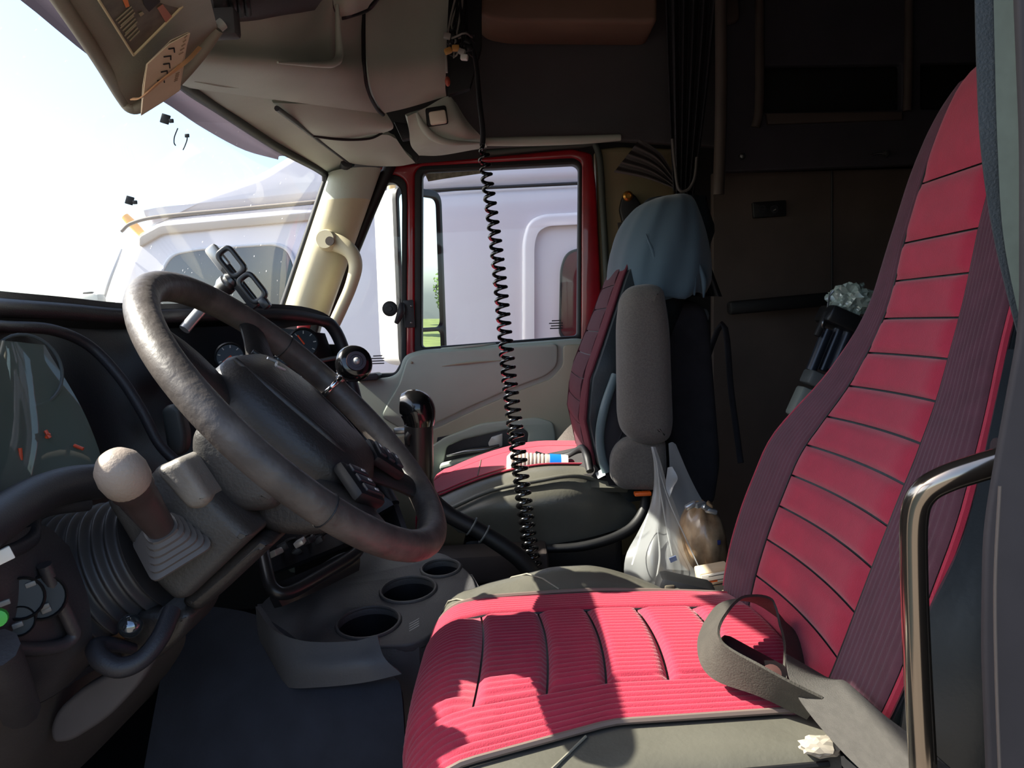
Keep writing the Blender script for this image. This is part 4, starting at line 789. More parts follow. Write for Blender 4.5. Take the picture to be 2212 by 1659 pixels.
# cushion: body of leather with rolled bolsters
def cush_z(x, u):
    """top height of the cushion; u = distance across from the centre line"""
    z = SZ - .10 * max(0, (-.055 - x) / .1) ** 2 - .006 * max(0, x - .1) / .2
    a = abs(u)
    if a > .185: z += (-.006 if u < 0 else .030 - 1.0 * max(0, x - .10) ** 1.5 - .20 * max(0, .05 - x)) * math.sin(min(1, (a - .185) / .06) * math.pi * .5) - .16 * max(0, (a - .235) / .085) ** 2.2
    else: z += .008 * (1 - (a / .185) ** 2) - .004
    return z
def cush_pt(s, u, lift=0.):
    """s: 0 back .. 1 bottom of the front roll"""
    L1 = .40; L2 = .23; d = s * (L1 + L2); xb = .325 - .02 * (u / .2) ** 2
    u0 = u
    if u < 0: u *= .90 + .10 * min(1, s / .36) + 1.35 * min(.32, max(0, s - .36))
    L1 -= .035 * min(1, (u / .26) ** 2)
    if d < L1: x = xb - d; return V(x, SC + u, cush_z(x, u0) + lift)
    t = (d - L1) / L2; x0 = xb - L1; R_ = .055
    z0 = cush_z(x0, u0)
    if t < .45: a = t / .45 * math.pi / 2 * .92; return V(x0 - (R_ + lift) * math.sin(a), SC + u, z0 - R_ * (1 - math.cos(a)) + lift * math.cos(a))
    a = math.pi / 2 * .92; k = (t - .45) / .55
    return V(x0 - (R_ + lift) * math.sin(a) - .004 * k, SC + u, z0 - R_ * (1 - math.cos(a)) + lift * math.cos(a) - .13 * k)
NU = 40
rows = []
for i in range(46): rows.append([cush_pt(i / 45, -.30 + .60 * j / NU) for j in range(NU + 1)])
cb_ = grid('cushion_cover', rows, leath, ds, .02)
rbox('cushion_base', V(.14, SC, SZ - .17), (.42, .54, .16), leath, ds, .03)
rbox('seat_pedestal', V(.14, SC, (-ZC + SZ - .24) / 2), (.36, .40, ZC + SZ - .24), dash_f, ds, .02)
# ribbed red insert: outer strips and quilted centre panels
UB = .186; UI = .112
def rib_patch(name, s0, s1, u0, u1, ns, ribs, par, mat, pill=.004, amp=.0032):
    nu = ribs * 5; rr = []
    for i in range(ns + 1):
        s = s0 + (s1 - s0) * i / ns; e = min(i, ns - i) / ns; ed = min(1, e * 9)
        row = []
        for j in range(nu + 1):
            k = j / nu; u = u0 + (u1 - u0) * k; ek = min(1, min(k, 1 - k) * 16)
            row.append(cush_pt(s, u, .004 + pill * math.sqrt(max(0, ed)) * ek + amp * abs(math.sin(math.pi * ribs * k)) * ed))
        rr.append(row)
    return grid(name, rr, mat, par, .004, 75)
for a, b in ((-UB, -UI - .002), (UI + .002, UB)):
    rib_patch('ribbed_strip', .012, .985, a, b, 60, 7, cb_, redc)
cuts = [.012, .14, .26, .37, .475, .60, .985]
for a, b in zip(cuts, cuts[1:]):
    rib_patch('quilt_panel', a + .002, b - .002, -UI, UI, max(12, int((b - a) * 60)), 22, cb_, redc, .006)
for u in (-UB - .003, UB + .003, -UI - .001, UI + .001):
    r_ = .0034 if abs(u) > .15 else .0018
    tube('piping', [cush_pt(.012 + i / 40 * .97, u, .005) for i in range(41)], r_, pip if abs(u) > .15 else blk, cb_, 6)
for u in (-.262, .262): tube('bolster_piping', [cush_pt(.02 + i / 30 * .74, u, .003) for i in range(31)], .003, blk, cb_, 6)
for s, m_ in ((.40, white_p), (.62, leath)):
    for sg in (-1, 1): tube('bolster_seam', [cush_pt(s + .03 * k, sg * (.195 + .02 * k), .002) for k in range(5)], .0014, M('seam_light', (130, 126, 112), .6), cb_, 6)
# backrest
BT = [(-.43, .292, .235), (-.40, .302, .25), (-.36, .315, .262), (-.30, .337, .267), (-.2, .379, .262), (-.155, .408, .235), (-.11, .440, .203), (-.05, .472, .172), (0, .495, .157), (.1, .527, .150), (.17, .547, .142), (.23, .566, .122), (.265, .580, .095), (.29, .592, .06), (.30, .60, .02)]
def bk(z, u, lift=0.):
    """front surface of the backrest; u in -1..1 across"""
    X = sum(crs(BT, z + d)[0] for d in (-.02, -.01, 0, .01, .02)) / 5; w = sum(crs(BT, z + d)[1] for d in (-.02, -.01, 0, .01, .02)) / 5
    nx = Vector((-.93, 0, .36))
    return V(X + .030 * (1 - u * u) * min(1, max(0, (.08 - z) / .25)) + .02 * abs(u) ** 8, SC + w * u, z) + nx * lift
zs = [-.44 + .74 * i / 50 for i in range(51)]
rings = []
for z in zs:
    w = crs(BT, z)[1]; th = .13 * min(1, max(.15, (.31 - z) / .2)) * (.7 + .3 * min(1, w / .2))
    fr_ = [bk(z, -1 + 2 * j / 16) for j in range(17)]; X0 = fr_[0].x; X1 = fr_[-1].x
    bkp = [V(0, 0, z) + Vector((max(X0, X1) + th * (.35 + .65 * math.sin(math.pi * k / 10)), SC + w * .98 * math.cos(math.pi * k / 10), 0)) for k in range(0, 11)]
    rings.append(fr_ + bkp)
br = loft('backrest_cover', rings, leath_b, ds, True, 50)
def bpatch(name, z0, z1, u0, u1, nz, nu, mat, pill, ribs=0, par=br, amp=.002):
    rr = []
    for i in range(nz + 1):
        z = z0 + (z1 - z0) * i / nz; ed = min(1, min(i, nz - i) / nz * 5)
        row = []
        for j in range(nu + 1):
            k = j / nu; ek = min(1, min(k, 1 - k) * 10)
            row.append(bk(z, u0 + (u1 - u0) * k, .004 + pill * math.sqrt(ed) * math.sqrt(ek) + (amp * abs(math.sin(math.pi * ribs * k)) if ribs else 0)))
        rr.append(row)
    return grid(name, rr, mat, par, .004, 75)
qz = [-.425, -.372, -.322, -.275, -.232, -.190, -.150, -.108, -.064, -.020, .028, .076, .150, .285]
for a, b in zip(qz, qz[1:]): bpatch('quilt_panel', a + .0012, b - .0012, -.53, .53, 12, 22, redc, .008)
for a, b in ((-.96, -.545), (.545, .96)): bpatch('ribbed_strip', -.43, .27, a, b, 70, 44, maroon, .002, 11)
for u in (-.985, .985): tube('red_piping', [bk(-.42 + i / 40 * .66, u, .004) for i in range(41)], .004, redc, br, 6)
for u in (-.538, .538): tube('edge_seam', [bk(-.42 + i / 40 * .68, u, .004) for i in range(41)], .0016, blk, br, 5)
# leather side bolster facing the door
patch('side_bolster', [[V(.325, SC - .262, -.44), V(.40, SC - .285, -.45), V(.50, SC - .25, -.45)], [V(.345, SC - .272, -.30), V(.42, SC - .30, -.30), V(.53, SC - .26, -.30)], [V(.395, SC - .262, -.2), V(.47, SC - .275, -.2), V(.57, SC - .24, -.2)], [V(.485, SC - .178, -.05), V(.56, SC - .20, -.05), V(.65, SC - .18, -.05)]], leath_b, br, 14, 20, .015)
tube('bolster_welt', [V(.47, SC - .292, -.44), V(.49, SC - .30, -.30), V(.54, SC - .278, -.2), V(.62, SC - .21, -.05)], .004, blk, br, 6, 24)
# ------------------------------------------------------------------ seat belts by the driver seat
bl = thing('buckle_strap', 'curled black buckle strap beside the driver seat back', 'seat belt', W(1640, 1430, .80))
ribbon('strap_loop', [W(1760, 1530, .74), W(1640, 1470, .76), W(1545, 1420, .80), W(1536, 1360, .84), W(1580, 1300, .90), W(1650, 1300, .93), W(1710, 1370, .90), W(1722, 1450, .84), W(1730, 1500, .80)], [Vector((.35, -.7, .62))] * 3 + [Vector((.1, -.9, .4))] * 3 + [Vector((-.5, -.8, .2))] * 3, .046, .003, M('strap_dark', (64, 60, 53), .75, nscale=60, namt=.2, bump=.4, bscale=500), bl, 60)
lathe('rivet', W(1668, 1455, .79), (.1, -.6, .8), [(0, 0), (0, .010), (.003, .009), (.004, 0)], M('rivet_brown', (88, 60, 56), .5), bl, 16)
rbox('buckle_stalk', W(1668, 1462, .82), (.13, .035, .03), blk, bl, .01, ex=Vector((1, -.3, -.55)))
lb2 = thing('lap_belt', 'grey lap belt webbing running down beside the driver seat', 'seat belt', W(1960, 1700, .58))
ribbon('webbing', [W(1742, 1440, .80), W(1775, 1490, .74), W(1860, 1580, .66), W(1960, 1665, .59), W(2060, 1760, .54)], [Vector((.55, -.55, -.35)), Vector((.6, -.5, .2)), Vector((.55, -.4, .5)), Vector((.5, -.4, .6)), Vector((.5, -.4, .6))], .048, .0025, web, lb2, 30)
bm = bmesh.new(); bmesh.ops.create_icosphere(bm, subdivisions=3, radius=1); pc0 = W(1772, 1612, .71)
for v in bm.verts: v.co = pc0 + Vector((v.co.x * .020, v.co.y * .014, v.co.z * .010)) * (.8 + .45 * abs(noise.noise(v.co * 2.3)))
me = bpy.data.meshes.new('crumpled_paper'); bm.to_mesh(me); bm.free()
tag(link_me('crumpled_paper', me, M('scrap_white', (150, 142, 128), .8), None, 15), 'crumpled white scrap beside the near seat bolster', 'paper')
jk = thing('folded_rag', 'folded tan rag wedged behind the driver seat cushion', 'rag', W(1745, 1400, .90))
patch('cloth', [[W(1715, 1345, .96), W(1740, 1375, .93), W(1790, 1412, .88)], [W(1722, 1372, .93), W(1750, 1390, .90), W(1784, 1424, .86)], [W(1718, 1392, .92), W(1750, 1410, .88), W(1788, 1432, .85)]], M('rag_tan', (128, 108, 88), .9, nscale=30, namt=.3), jk, 12, 10, .008)
# buckle lying on the far bolster of the driver seat
bu = thing('belt_buckle', 'tan plastic belt tongue lying on the far seat bolster', 'buckle', W(1088, 1282, 1.20))
bce = (W(1120, 1278, 1.20) - W(1058, 1286, 1.20)).normalized(); bcn = Vector((-.2, -.35, .9)).normalized()
plate('tongue', [[Vector(p) for p in ((-.026, -.012), (.012, -.016), (.03, 0), (.012, .014), (-.022, .012))], [Vector(p) for p in ((-.004, -.008), (.014, -.008), (.014, .008), (-.004, .008))]], W(1088, 1282, 1.195), bce, bcn.cross(bce), .008, M('buckle_tan', (150, 140, 112), .5), bu, .002)
rbox('crossbar', W(1096, 1281, 1.195), (.006, .018, .006), M('buckle_cream', (205, 196, 168), .5), bu, .001, ex=bce, ez=bcn); rbox('slot_mark', W(1070, 1283, 1.193), (.004, .014, .007), blk, bu, .001, ex=bce, ez=bcn)
tube('lace', [W(1118, 1290, 1.17), W(1150, 1288, 1.165), W(1185, 1290, 1.16), W(1210, 1293, 1.15)], .003, M('buckle_cream', (205, 196, 168), .5), bu, 6, 12)
# ------------------------------------------------------------------ driver door post: belt webbing, trim, grab bar
dbp = struct(pxplate('trim_6', [(2192, -200), (2760, -200), (2760, 2000), (2150, 2000), (2128, 1400), (2132, 1150), (2160, 980), (2212, 700), (2212, 300)], .47, .006, M('post_trim_dark', (50, 46, 48), .8, nscale=16, namt=.25), None, .002, .02), 'dark padded driver door post trim')
tube('post_stitching', [W(2160, 1050, .465), W(2150, 1250, .465), W(2152, 1450, .465), W(2160, 1680, .465)], .0010, M('stitch_taupe', (84, 76, 70), .7), dbp, 6, 20)
hb = thing('hanging_belt', 'grey green seat belt webbing hanging at the driver door post', 'seat belt', W(2170, 700, .50))
ribbon('webbing', [W(2146, -80, .50), W(2150, 120, .50), W(2160, 320, .50), W(2190, 520, .50), W(2250, 760, .49)], [Vector((1, -.25, 0))] * 5, .021, .002, M('webbing_green', (48, 56, 60), .7, nscale=80, namt=.15, bump=.4, bscale=600), hb, 30)
ribbon('webbing_edge', [W(2186, -80, .485), W(2190, 120, .485), W(2196, 320, .485), W(2210, 520, .485), W(2260, 760, .48)], [Vector((.3, -1, 0))] * 5, .024, .002, M('webbing_sage', (74, 86, 80), .7, nscale=80, namt=.15), hb, 30)
gb = thing('grab_bar', 'polished metal grab bar beside the driver seat', 'handle', W(1990, 1720, .56))
tube('bar', [W(2178, 992, .52), W(2110, 1012, .525), W(2045, 1034, .53), W(1998, 1062, .535), W(1976, 1110, .54), W(1974, 1220, .545), W(1980, 1400, .55), W(1994, 1660, .56), W(2000, 1780, .56)], [.0096, .0096, .0094, .0092, .0092, .0092, .0095, .0098, .0098], M('bar_metal', (150, 140, 128), .16, .95), gb, 18, 70)
lathe('end_collar', W(2176, 994, .52), (1, -.15, .15), [(-.004, 0), (-.004, .016), (.014, .017), (.014, 0)], dash_m, gb, 18)
# ------------------------------------------------------------------ passenger seat
PC = 1.93; PZ = -.335
ps = thing('passenger_chair', 'passenger seat with red cushion and upright maroon back', 'seat', V(.1, PC, -ZC))
def pc_pt(s, u, lift=0.):
    a = abs(u); zb = PZ + .012 * math.sin(min(1, s * 1.2) * math.pi) - (.05 * max(0, (a - .18) / .08) ** 2)
    L1 = .42; L2 = .17; d = s * (L1 + L2); xb = .24
    if d < L1: x = xb - d; return V(x, PC + u, zb - .055 * max(0, (d - .16) / .26) ** 1.6 + lift)
    t = (d - L1) / L2; x0 = xb - L1; z0 = zb - .055; a_ = min(1, t / .5) * 1.45; k = max(0, (t - .5) / .5)
    return V(x0 - (.05 + lift) * math.sin(a_), PC + u, z0 - .05 * (1 - math.cos(a_)) + lift * math.cos(a_) - .10 * k)
pcov = grid('cushion_cover', [[pc_pt(i / 36, -.245 + .49 * j / 24) for j in range(25)] for i in range(37)], leath, ps, .015)
def ppatch(name, s0, s1, u0, u1, mat, ribs=0, lift=.004, par=None):
    nu = max(10, ribs * 4); return grid(name, [[pc_pt(s0 + (s1 - s0) * i / 24, u0 + (u1 - u0) * j / nu, lift + (.0018 * abs(math.sin(math.pi * ribs * j / nu)) if ribs else 0)) for j in range(nu + 1)] for i in range(25)], mat, par or pcov, .003, 75)
ppatch('ribbed_insert', .03, .98, .09, .20, redc, 9); ppatch('ribbed_insert', .03, .98, -.13, .088, redc, 0, .006); ppatch('side_band', .1, .98, -.162, -.133, M('brown_band', (96, 56, 44), .8), 0)
for u in (-.131, -.164, .089): tube('piping', [pc_pt(.04 + i / 30 * .93, u, .005) for i in range(31)], .0022, redc, pcov, 6)
for s in (.42, .56): tube('cross_seam', [pc_pt(s, -.125 + .21 * k / 8, .0065) for k in range(9)], .0016, pip, pcov, 6)
# skirt of the cushion facing the driver
patch('cushion_skirt', [[W(958, 1110, 1.685), W(1060, 1062, 1.68), W(1160, 1040, 1.68), W(1240, 1028, 1.69), W(1310, 1044, 1.72), W(1372, 1092, 1.74)],
    [W(966, 1128, 1.675), W(1060, 1100, 1.655), W(1160, 1090, 1.65), W(1250, 1080, 1.66), W(1320, 1085, 1.69), W(1376, 1108, 1.73)],
    [W(990, 1150, 1.685), W(1060, 1164, 1.67), W(1150, 1178, 1.665), W(1250, 1166, 1.67), W(1330, 1145, 1.70), W(1372, 1126, 1.74)]], leath, ps, 26, 14, .015)
tube('skirt_piping', [W(956, 1106, 1.675), W(1060, 1060, 1.67), W(1160, 1039, 1.67), W(1238, 1028, 1.68), W(1300, 1040, 1.71)], .005, leath, ps, 8, 30)
rbox('seat_base', V(.05, PC, PZ - .22), (.36, .40, .16), dash_f, ps, .02); rbox('seat_pedestal', V(.05, PC, (-ZC + PZ - .30) / 2), (.40, .36, ZC + PZ - .30), M('pedestal_brown', (64, 56, 54), .7, nscale=10, namt=.3), ps, .01)
tube('base_rail', [W(1150, 1186, 1.64), W(1260, 1180, 1.64), W(1350, 1150, 1.66), W(1388, 1110, 1.68), W(1396, 1060, 1.70)], [.008, .010, .012, .012, .010], blk, ps, 10, 24)
rbox('seat_frame_box', W(1060, 1215, 1.62), (.24, .10, .06), M('pedestal_brown', (64, 56, 54), .7), ps, .01)
# backrest: profile of the front edge as seen from the side
PB = [(-.40, .175), (-.30, .160), (-.22, .146), (-.13, .158), (-.06, .188), (.02, .222), (.09, .25), (.16, .285), (.22, .31), (.26, .33), (.285, .35)]
PW = [(-.40, .20), (-.2, .225), (-.1, .22), (0, .185), (.1, .155), (.2, .12), (.26, .09), (.29, .05)]
def pbk(z, u, lift=0.):
    X = crs(PB, z)[0]; w = crs(PW, z)[0]; return V(X + .02 * abs(u) ** 4 - lift, PC + w * u, z)
rings = []
for i in range(40):
    z = -.41 + .69 * i / 39; w = crs(PW, z)[0]; fr_ = [pbk(z, -1 + 2 * j / 12) for j in range(13)]; X1 = fr_[0].x; th = .15 + .04 * max(0, min(1, (z + .35) / .5))
    if z > .2: th *= 1 - (z - .2) * 4
    rings.append(fr_ + [V(X1 + th * (.3 + .7 * math.sin(math.pi * k / 8)), PC + w * math.cos(math.pi * k / 8), z) for k in range(9)])
pbr = loft('backrest_cover', rings, leath_b, ps, True, 50)
def pbp(name, z0, z1, u0, u1, mat, pill, lift=.003):
    return grid(name, [[pbk(z0 + (z1 - z0) * i / 10, u0 + (u1 - u0) * j / 8, lift + pill * math.sqrt(min(1, min(i, 10 - i) / 3))) for j in range(9)] for i in range(11)], mat, pbr, .003, 75)
nz = [-.39 + .57 * i / 11 for i in range(12)]
for a, b in zip(nz, nz[1:]): pbp('quilt_panel', a + .001, b - .001, -.70, .60, M('dark_maroon', (74, 32, 44), .85), .0025)
pbp('side_strip', -.39, .18, .62, .98, MATS['dark_maroon'], .001); pbp('side_strip', -.39, .18, -.90, -.72, M('dark_red_strip', (92, 28, 42), .85), .002)
tube('red_piping', [pbk(-.39 + .56 * i / 30, -.93, .004) for i in range(31)], .0035, MATS['dark_red_strip'], pbr, 6)
tube('leather_welt', [W(1330, 810, 1.70), W(1306, 880, 1.68), W(1296, 940, 1.68), W(1300, 985, 1.68), W(1310, 1020, 1.68)], .010, M('welt_teal_grey', (92, 108, 112), .5), pbr, 8, 24)
patch('fabric_pouch', [[W(1338, 790, 1.70), W(1370, 800, 1.70), W(1420, 820, 1.70)], [W(1306, 900, 1.68), W(1350, 910, 1.67), W(1420, 930, 1.68)], [W(1306, 1010, 1.68), W(1340, 990, 1.67), W(1400, 960, 1.68)], [W(1316, 1050, 1.69), W(1350, 1050, 1.69), W(1400, 1050, 1.69)]], M('pouch_black', (30, 28, 34), .85, nscale=10, namt=.3), pbr, 12, 14, .006)
for i in range(5): tube('pouch_fold', [W(1316 + i * 6, 1030 - i * 6, 1.675), W(1330 + i * 12, 970 - i * 6, 1.667), W(1352 + i * 14, 915 - i * 4, 1.67)], [.001, .003, .001], MATS['pouch_black'], pbr, 6, 12)
# draped grey shirt over the top of the seat
gs = thing('draped_shirt', 'blue grey cloth draped over the passenger headrest', 'cloth', W(1420, 640, PC))
rings = []; prof = [(1330, 1528, 628, .185), (1327, 1536, 605, .195), (1330, 1534, 560, .198), (1338, 1526, 510, .190), (1352, 1514, 470, .176), (1374, 1500, 438, .15), (1398, 1484, 424, .10), (1430, 1460, 420, .04)]
rnd = random.Random(5)
for xi, xa, y, w in prof:
    A, B = W(xi, y, PC - w * .6), W(xa, y + (40 if y > 600 else 10), PC - w * .3); c = (A + B) / 2; hx = (B.x - A.x) / 2
    rings.append([Vector((c.x + hx * math.copysign(abs(math.cos(t)) ** .8, math.cos(t)) * (1 + .02 * math.sin(9 * t + y * .02)), PC + w * math.copysign(abs(math.sin(t)) ** .8, math.sin(t)) * (1 + .02 * math.sin(13 * t + y * .03)), c.z + .018 * math.cos(t) * (1 if y > 600 else .3) + (.006 * math.sin(11 * t + 1) if y > 600 else 0))) for t in [2 * math.pi * k / 64 for k in range(64)]])
loft('cloth', [cr([r[k] for r in rings], 30) for k in range(64)] and [[cr([r[k] for r in rings], 30)[i] for k in range(64)] for i in range(30)], shirt, gs, True, 70)
for i in range(6): tube('fold', [W(1395 + i * 22, 505 + i * 10, PC - .178), W(1415 + i * 21, 560 + i * 9, PC - .184), W(1420 + i * 20, 618 + i * 5, PC - .180)], [.001, .006, .002], shirt, gs, 8, 14)
(pxplate('backrest_shell', [(1440, 640), (1520, 655), (1535, 690), (1560, 1000), (1545, 1100), (1450, 1100)], PC - .06, .10, curt, ps, .02, .03))
# armrest folded upright
rp_ = pxo([(1338, 900), (1336, 700), (1344, 640), (1366, 616), (1410, 611), (1438, 620), (1452, 700), (1460, 920), (1452, 955), (1412, 967), (1372, 958), (1346, 935)], 1.60, .05, 6)
ar = plate('armrest', [rp_], (0, 1.635, 0), (1, 0, 0), (0, 0, 1), .085, felt, ps, .035)
plate('armrest_base', [pxo([(1322, 985), (1345, 950), (1400, 940), (1440, 945), (1444, 1020), (1430, 1062), (1345, 1060), (1322, 1040)], 1.63, .03)], (0, 1.66, 0), (1, 0, 0), (0, 0, 1), .07, felt, ar, .02)
rbox('orange_tab', W(1388, 1066, 1.63), (.035, .02, .008), orange, ar, .002)
(patch('armrest', [[W(1192, 965, 2.14), W(1230, 920, 2.16), W(1262, 900, 2.18)], [W(1200, 985, 2.10), W(1245, 960, 2.12), W(1270, 940, 2.14)], [W(1225, 990, 2.08), W(1255, 985, 2.10), W(1280, 975, 2.12)]], felt, ps, 10, 8, .03))
# ------------------------------------------------------------------ things on the passenger seat
wbt = thing('water_bottle', 'clear ribbed water bottle with blue label lying on the passenger seat', 'bottle', W(1160, 1010, 1.78))
b0, b1 = W(1094, 1004, 1.80), W(1222, 1010, 1.80); bd = (b1 - b0).normalized(); bl_ = (b1 - b0).length
prof = [(0, 0), (0, .020), (.008, .029)]
for i in range(1, 30): t = i / 30; prof.append((.008 + t * (bl_ - .05), .031 + (.0016 if i % 3 else -.0014) - .003 * t))
prof += [(bl_ - .03, .028), (bl_ - .012, .016), (bl_ - .008, .013), (bl_ + .004, .013)]
pet = M('clear_plastic', (235, 226, 212), .12, trans=.35, spec=.6)
lathe('bottle_shell', b0, bd, prof + [(bl_ + .004, 0)], pet, wbt, 24)
lathe('label', b0 + bd * (bl_ * .72), bd, [(0, .0305), (.026, .0300), (.026, .029), (0, .0295)], M('label_blue', (20, 120, 220), .4), wbt, 24)
lathe('label_white', b0 + bd * (bl_ * .72 + .026), bd, [(0, .0300), (.016, .0290), (.016, .028), (0, .029)], white_p, wbt, 24)
lathe('cap', b1 + bd * .004, bd, [(0, .0), (0, .0145), (.014, .0145), (.014, 0)], white_p, wbt, 18)
pch = thing('black_pouch', 'black crumpled strap pouch behind the water bottle', 'pouch', W(1230, 1005, 1.80))
patch('flap', [[W(1160, 984, 1.87), W(1200, 976, 1.87), W(1248, 966, 1.84)], [W(1170, 994, 1.85), W(1214, 992, 1.84), W(1268, 985, 1.76)], [W(1212, 1002, 1.84), W(1246, 1010, 1.76), W(1292, 1012, 1.72)], [W(1240, 1014, 1.74), W(1268, 1026, 1.71), W(1314, 1034, 1.69)]], M('pouch_cloth', (40, 36, 36), .8, nscale=20, namt=.3), pch, 14, 14, .008)
tube('strap', [W(1156, 982, 1.87), W(1190, 990, 1.86), W(1230, 984, 1.83), W(1258, 968, 1.79), W(1268, 985, 1.73), W(1275, 1018, 1.70)], .009, blk, pch, 8, 30)
tag(patch('silver_wrapper', [[W(1286, 1022, 1.70), W(1305, 1010, 1.70)], [W(1292, 1034, 1.69), W(1322, 1018, 1.68)]], M('foil', (180, 184, 186), .3, .7), None, 6, 4, .002), 'crumpled silver wrapper on the rear edge of the passenger cushion', 'wrapper')
# ------------------------------------------------------------------ shopping bag hanging from the armrest
bagm = bpy.data.materials.new('thin_white_plastic'); bagm.use_nodes = True; t_ = bagm.node_tree; t_.nodes.clear()
o_ = t_.nodes.new('ShaderNodeOutputMaterial'); a_ = t_.nodes.new('ShaderNodeBsdfTransparent'); d_ = t_.nodes.new('ShaderNodeBsdfDiffuse'); l_ = t_.nodes.new('ShaderNodeBsdfTranslucent'); g_ = t_.nodes.new('ShaderNodeBsdfGlossy')
d_.inputs[0].default_value = (.62, .64, .64, 1); l_.inputs[0].default_value = (.80, .80, .78, 1); g_.inputs['Roughness'].default_value = .25
m1 = t_.nodes.new('ShaderNodeMixShader'); m1.inputs[0].default_value = .5; m2 = t_.nodes.new('ShaderNodeMixShader'); m2.inputs[0].default_value = .42; m3 = t_.nodes.new('ShaderNodeMixShader'); m3.inputs[0].default_value = .06
t_.links.new(d_.outputs[0], m1.inputs[1]); t_.links.new(l_.outputs[0], m1.inputs[2]); t_.links.new(m1.outputs[0], m2.inputs[1]); t_.links.new(a_.outputs[0], m2.inputs[2]); t_.links.new(m2.outputs[0], m3.inputs[1]); t_.links.new(g_.outputs[0], m3.inputs[2]); t_.links.new(m3.outputs[0], o_.inputs[0])
MATS['thin_white_plastic'] = bagm
bag = thing('shopping_bag', 'white translucent plastic shopping bag hanging from the armrest', 'bag', W(1450, 1300, 1.45))
rows = []
tab = [(965, 1406, 1416, 1.575), (1000, 1412, 1428, 1.56), (1050, 1412, 1442, 1.54), (1100, 1402, 1462, 1.50), (1150, 1378, 1478, 1.46), (1200, 1352, 1500, 1.43), (1240, 1350, 1520, 1.42), (1262, 1372, 1528, 1.43), (1290, 1420, 1532, 1.44)]
for q, (y, x0, x1, Y) in enumerate(tab):
    row = []
    for j in range(29):
        k = j / 28; e = math.sin(math.pi * k); dep = .05 * e * min(1, q / 4) + .0035 * math.sin(k * 17 + q * .4) * min(1, q / 3)
        row.append(W(x0 + (x1 - x0) * k, y + (10 * math.sin(k * 3 + 1) if q > 5 else 0), Y - dep + .03 * min(1, q / 3)))
    rows.append(row)
R2 = [[c[i] for c in [cr([rows[a][j] for a in range(len(rows))], 34) for j in range(29)]] for i in range(34)]
grid('front_sheet', R2, bagm, bag, 0, 70)
patch('rear_sheet', [[W(1444, 958, 1.60), W(1452, 955, 1.60), W(1460, 960, 1.60)], [W(1446, 1010, 1.58), W(1465, 1010, 1.585), W(1490, 1030, 1.58)], [W(1438, 1040, 1.56), W(1480, 1070, 1.56), W(1520, 1085, 1.55)], [W(1440, 1120, 1.54), W(1490, 1130, 1.53), W(1552, 1120, 1.52)], [W(1440, 1230, 1.52), W(1500, 1230, 1.50), W(1566, 1200, 1.48)]], bagm, bag, 16, 22, 0, 70)
patch('handle_flap', [[W(1442, 1010, 1.555), W(1452, 1008, 1.55)], [W(1438, 1050, 1.54), W(1464, 1032, 1.54)], [W(1446, 1075, 1.53), W(1456, 1050, 1.53)]], bagm, bag, 6, 8, 0)
for pts in ([(1415, 1000), (1428, 1070), (1440, 1140), (1452, 1200)], [(1425, 1020), (1448, 1090), (1480, 1160), (1512, 1230)], [(1400, 1110), (1380, 1170), (1365, 1220)], [(1420, 1140), (1425, 1200), (1418, 1250)]):
    tube('crease', [W(x, y, 1.42 + .0016 * (1180 - y) / 4) for x, y in pts], [.0005] + [.0014] * (len(pts) - 2) + [.001], bagm, bag, 6, 16)
pxplate('blue_print', [(1445, 1206), (1460, 1200), (1463, 1210), (1449, 1216)], 1.372, .001, M('print_blue', (110, 128, 170), .6), bag, 0)
tg = thing('snack_bag', 'clear bag of brown goods sitting in the shopping bag', 'bag', W(1515, 1210, 1.50))
rings = []
for (y, x0, x1, w) in ((1215, 1468, 1566, .05), (1190, 1464, 1568, .06), (1150, 1466, 1566, .065), (1118, 1474, 1556, .055), (1102, 1484, 1545, .04), (1092, 1492, 1540, .025), (1086, 1505, 1530, .01)):
    A, B = W(x0, y, 1.48), W(x1, y, 1.48); c = (A + B) / 2; hx = (B - A).length / 2
    rings.append([c + Vector((hx * math.cos(t) * (1 + .06 * math.sin(5 * t + y)), w * math.sin(t) * (1 + .1 * math.sin(7 * t + y * .3)), .004 * math.sin(6 * t))) for t in [2 * math.pi * k / 28 for k in range(28)]])
loft('filled_bag', rings, M('brown_goods', (176, 150, 118), .35, nscale=26, rgb2=(120, 92, 66), bump=.5, bscale=60, coat=.4), tg, True, 60)
foil = MATS['foil']
for i, (x, y) in enumerate(((1492, 1092), (1512, 1090), (1536, 1104), (1526, 1098))): rbox('foil_fold', W(x, y, 1.43), (.022, .012, .010), foil, tg, .003, ex=(1, .5 * (i % 2), .5 - .4 * i))
rbox('blue_scrap', W(1550, 1172, 1.42), (.012, .004, .009), M('print_navy', (40, 50, 110), .5), tg, .002)
ck = thing('small_carton', 'small printed cardboard box at the foot of the shopping bag', 'box', W(1545, 1300, 1.30))
bx_ = (W(1585, 1248, 1.30) - W(1508, 1262, 1.30)).normalized(); bz_ = (W(1532, 1215, 1.30) - W(1548, 1300, 1.30)).normalized()
bo = rbox('box_body', W(1545, 1262, 1.33), (.055, .045, .062), M('card_cream', (214, 200, 176), .6, nscale=14, rgb2=(186, 160, 126)), ck, .003, ex=bx_, ez=bz_)
cbn = W(1545, 1262, 1.306)
bxe = bx_; bzn = (bz_ - bxe * bz_.dot(bxe)).normalized(); byn = bzn.cross(bxe)
fc = W(1545, 1262, 1.33) - byn * .0232 * (1 if byn.y > 0 else -1)
rbox('white_band', fc + bzn * .020, (.052, .002, .016), white_p, bo, .0005, ex=bx_, ez=bz_)
rbox('orange_stripe', fc + bzn * .015 - bxe * .012, (.024, .0026, .004), orange, bo, .0004, ex=bx_, ez=bz_)
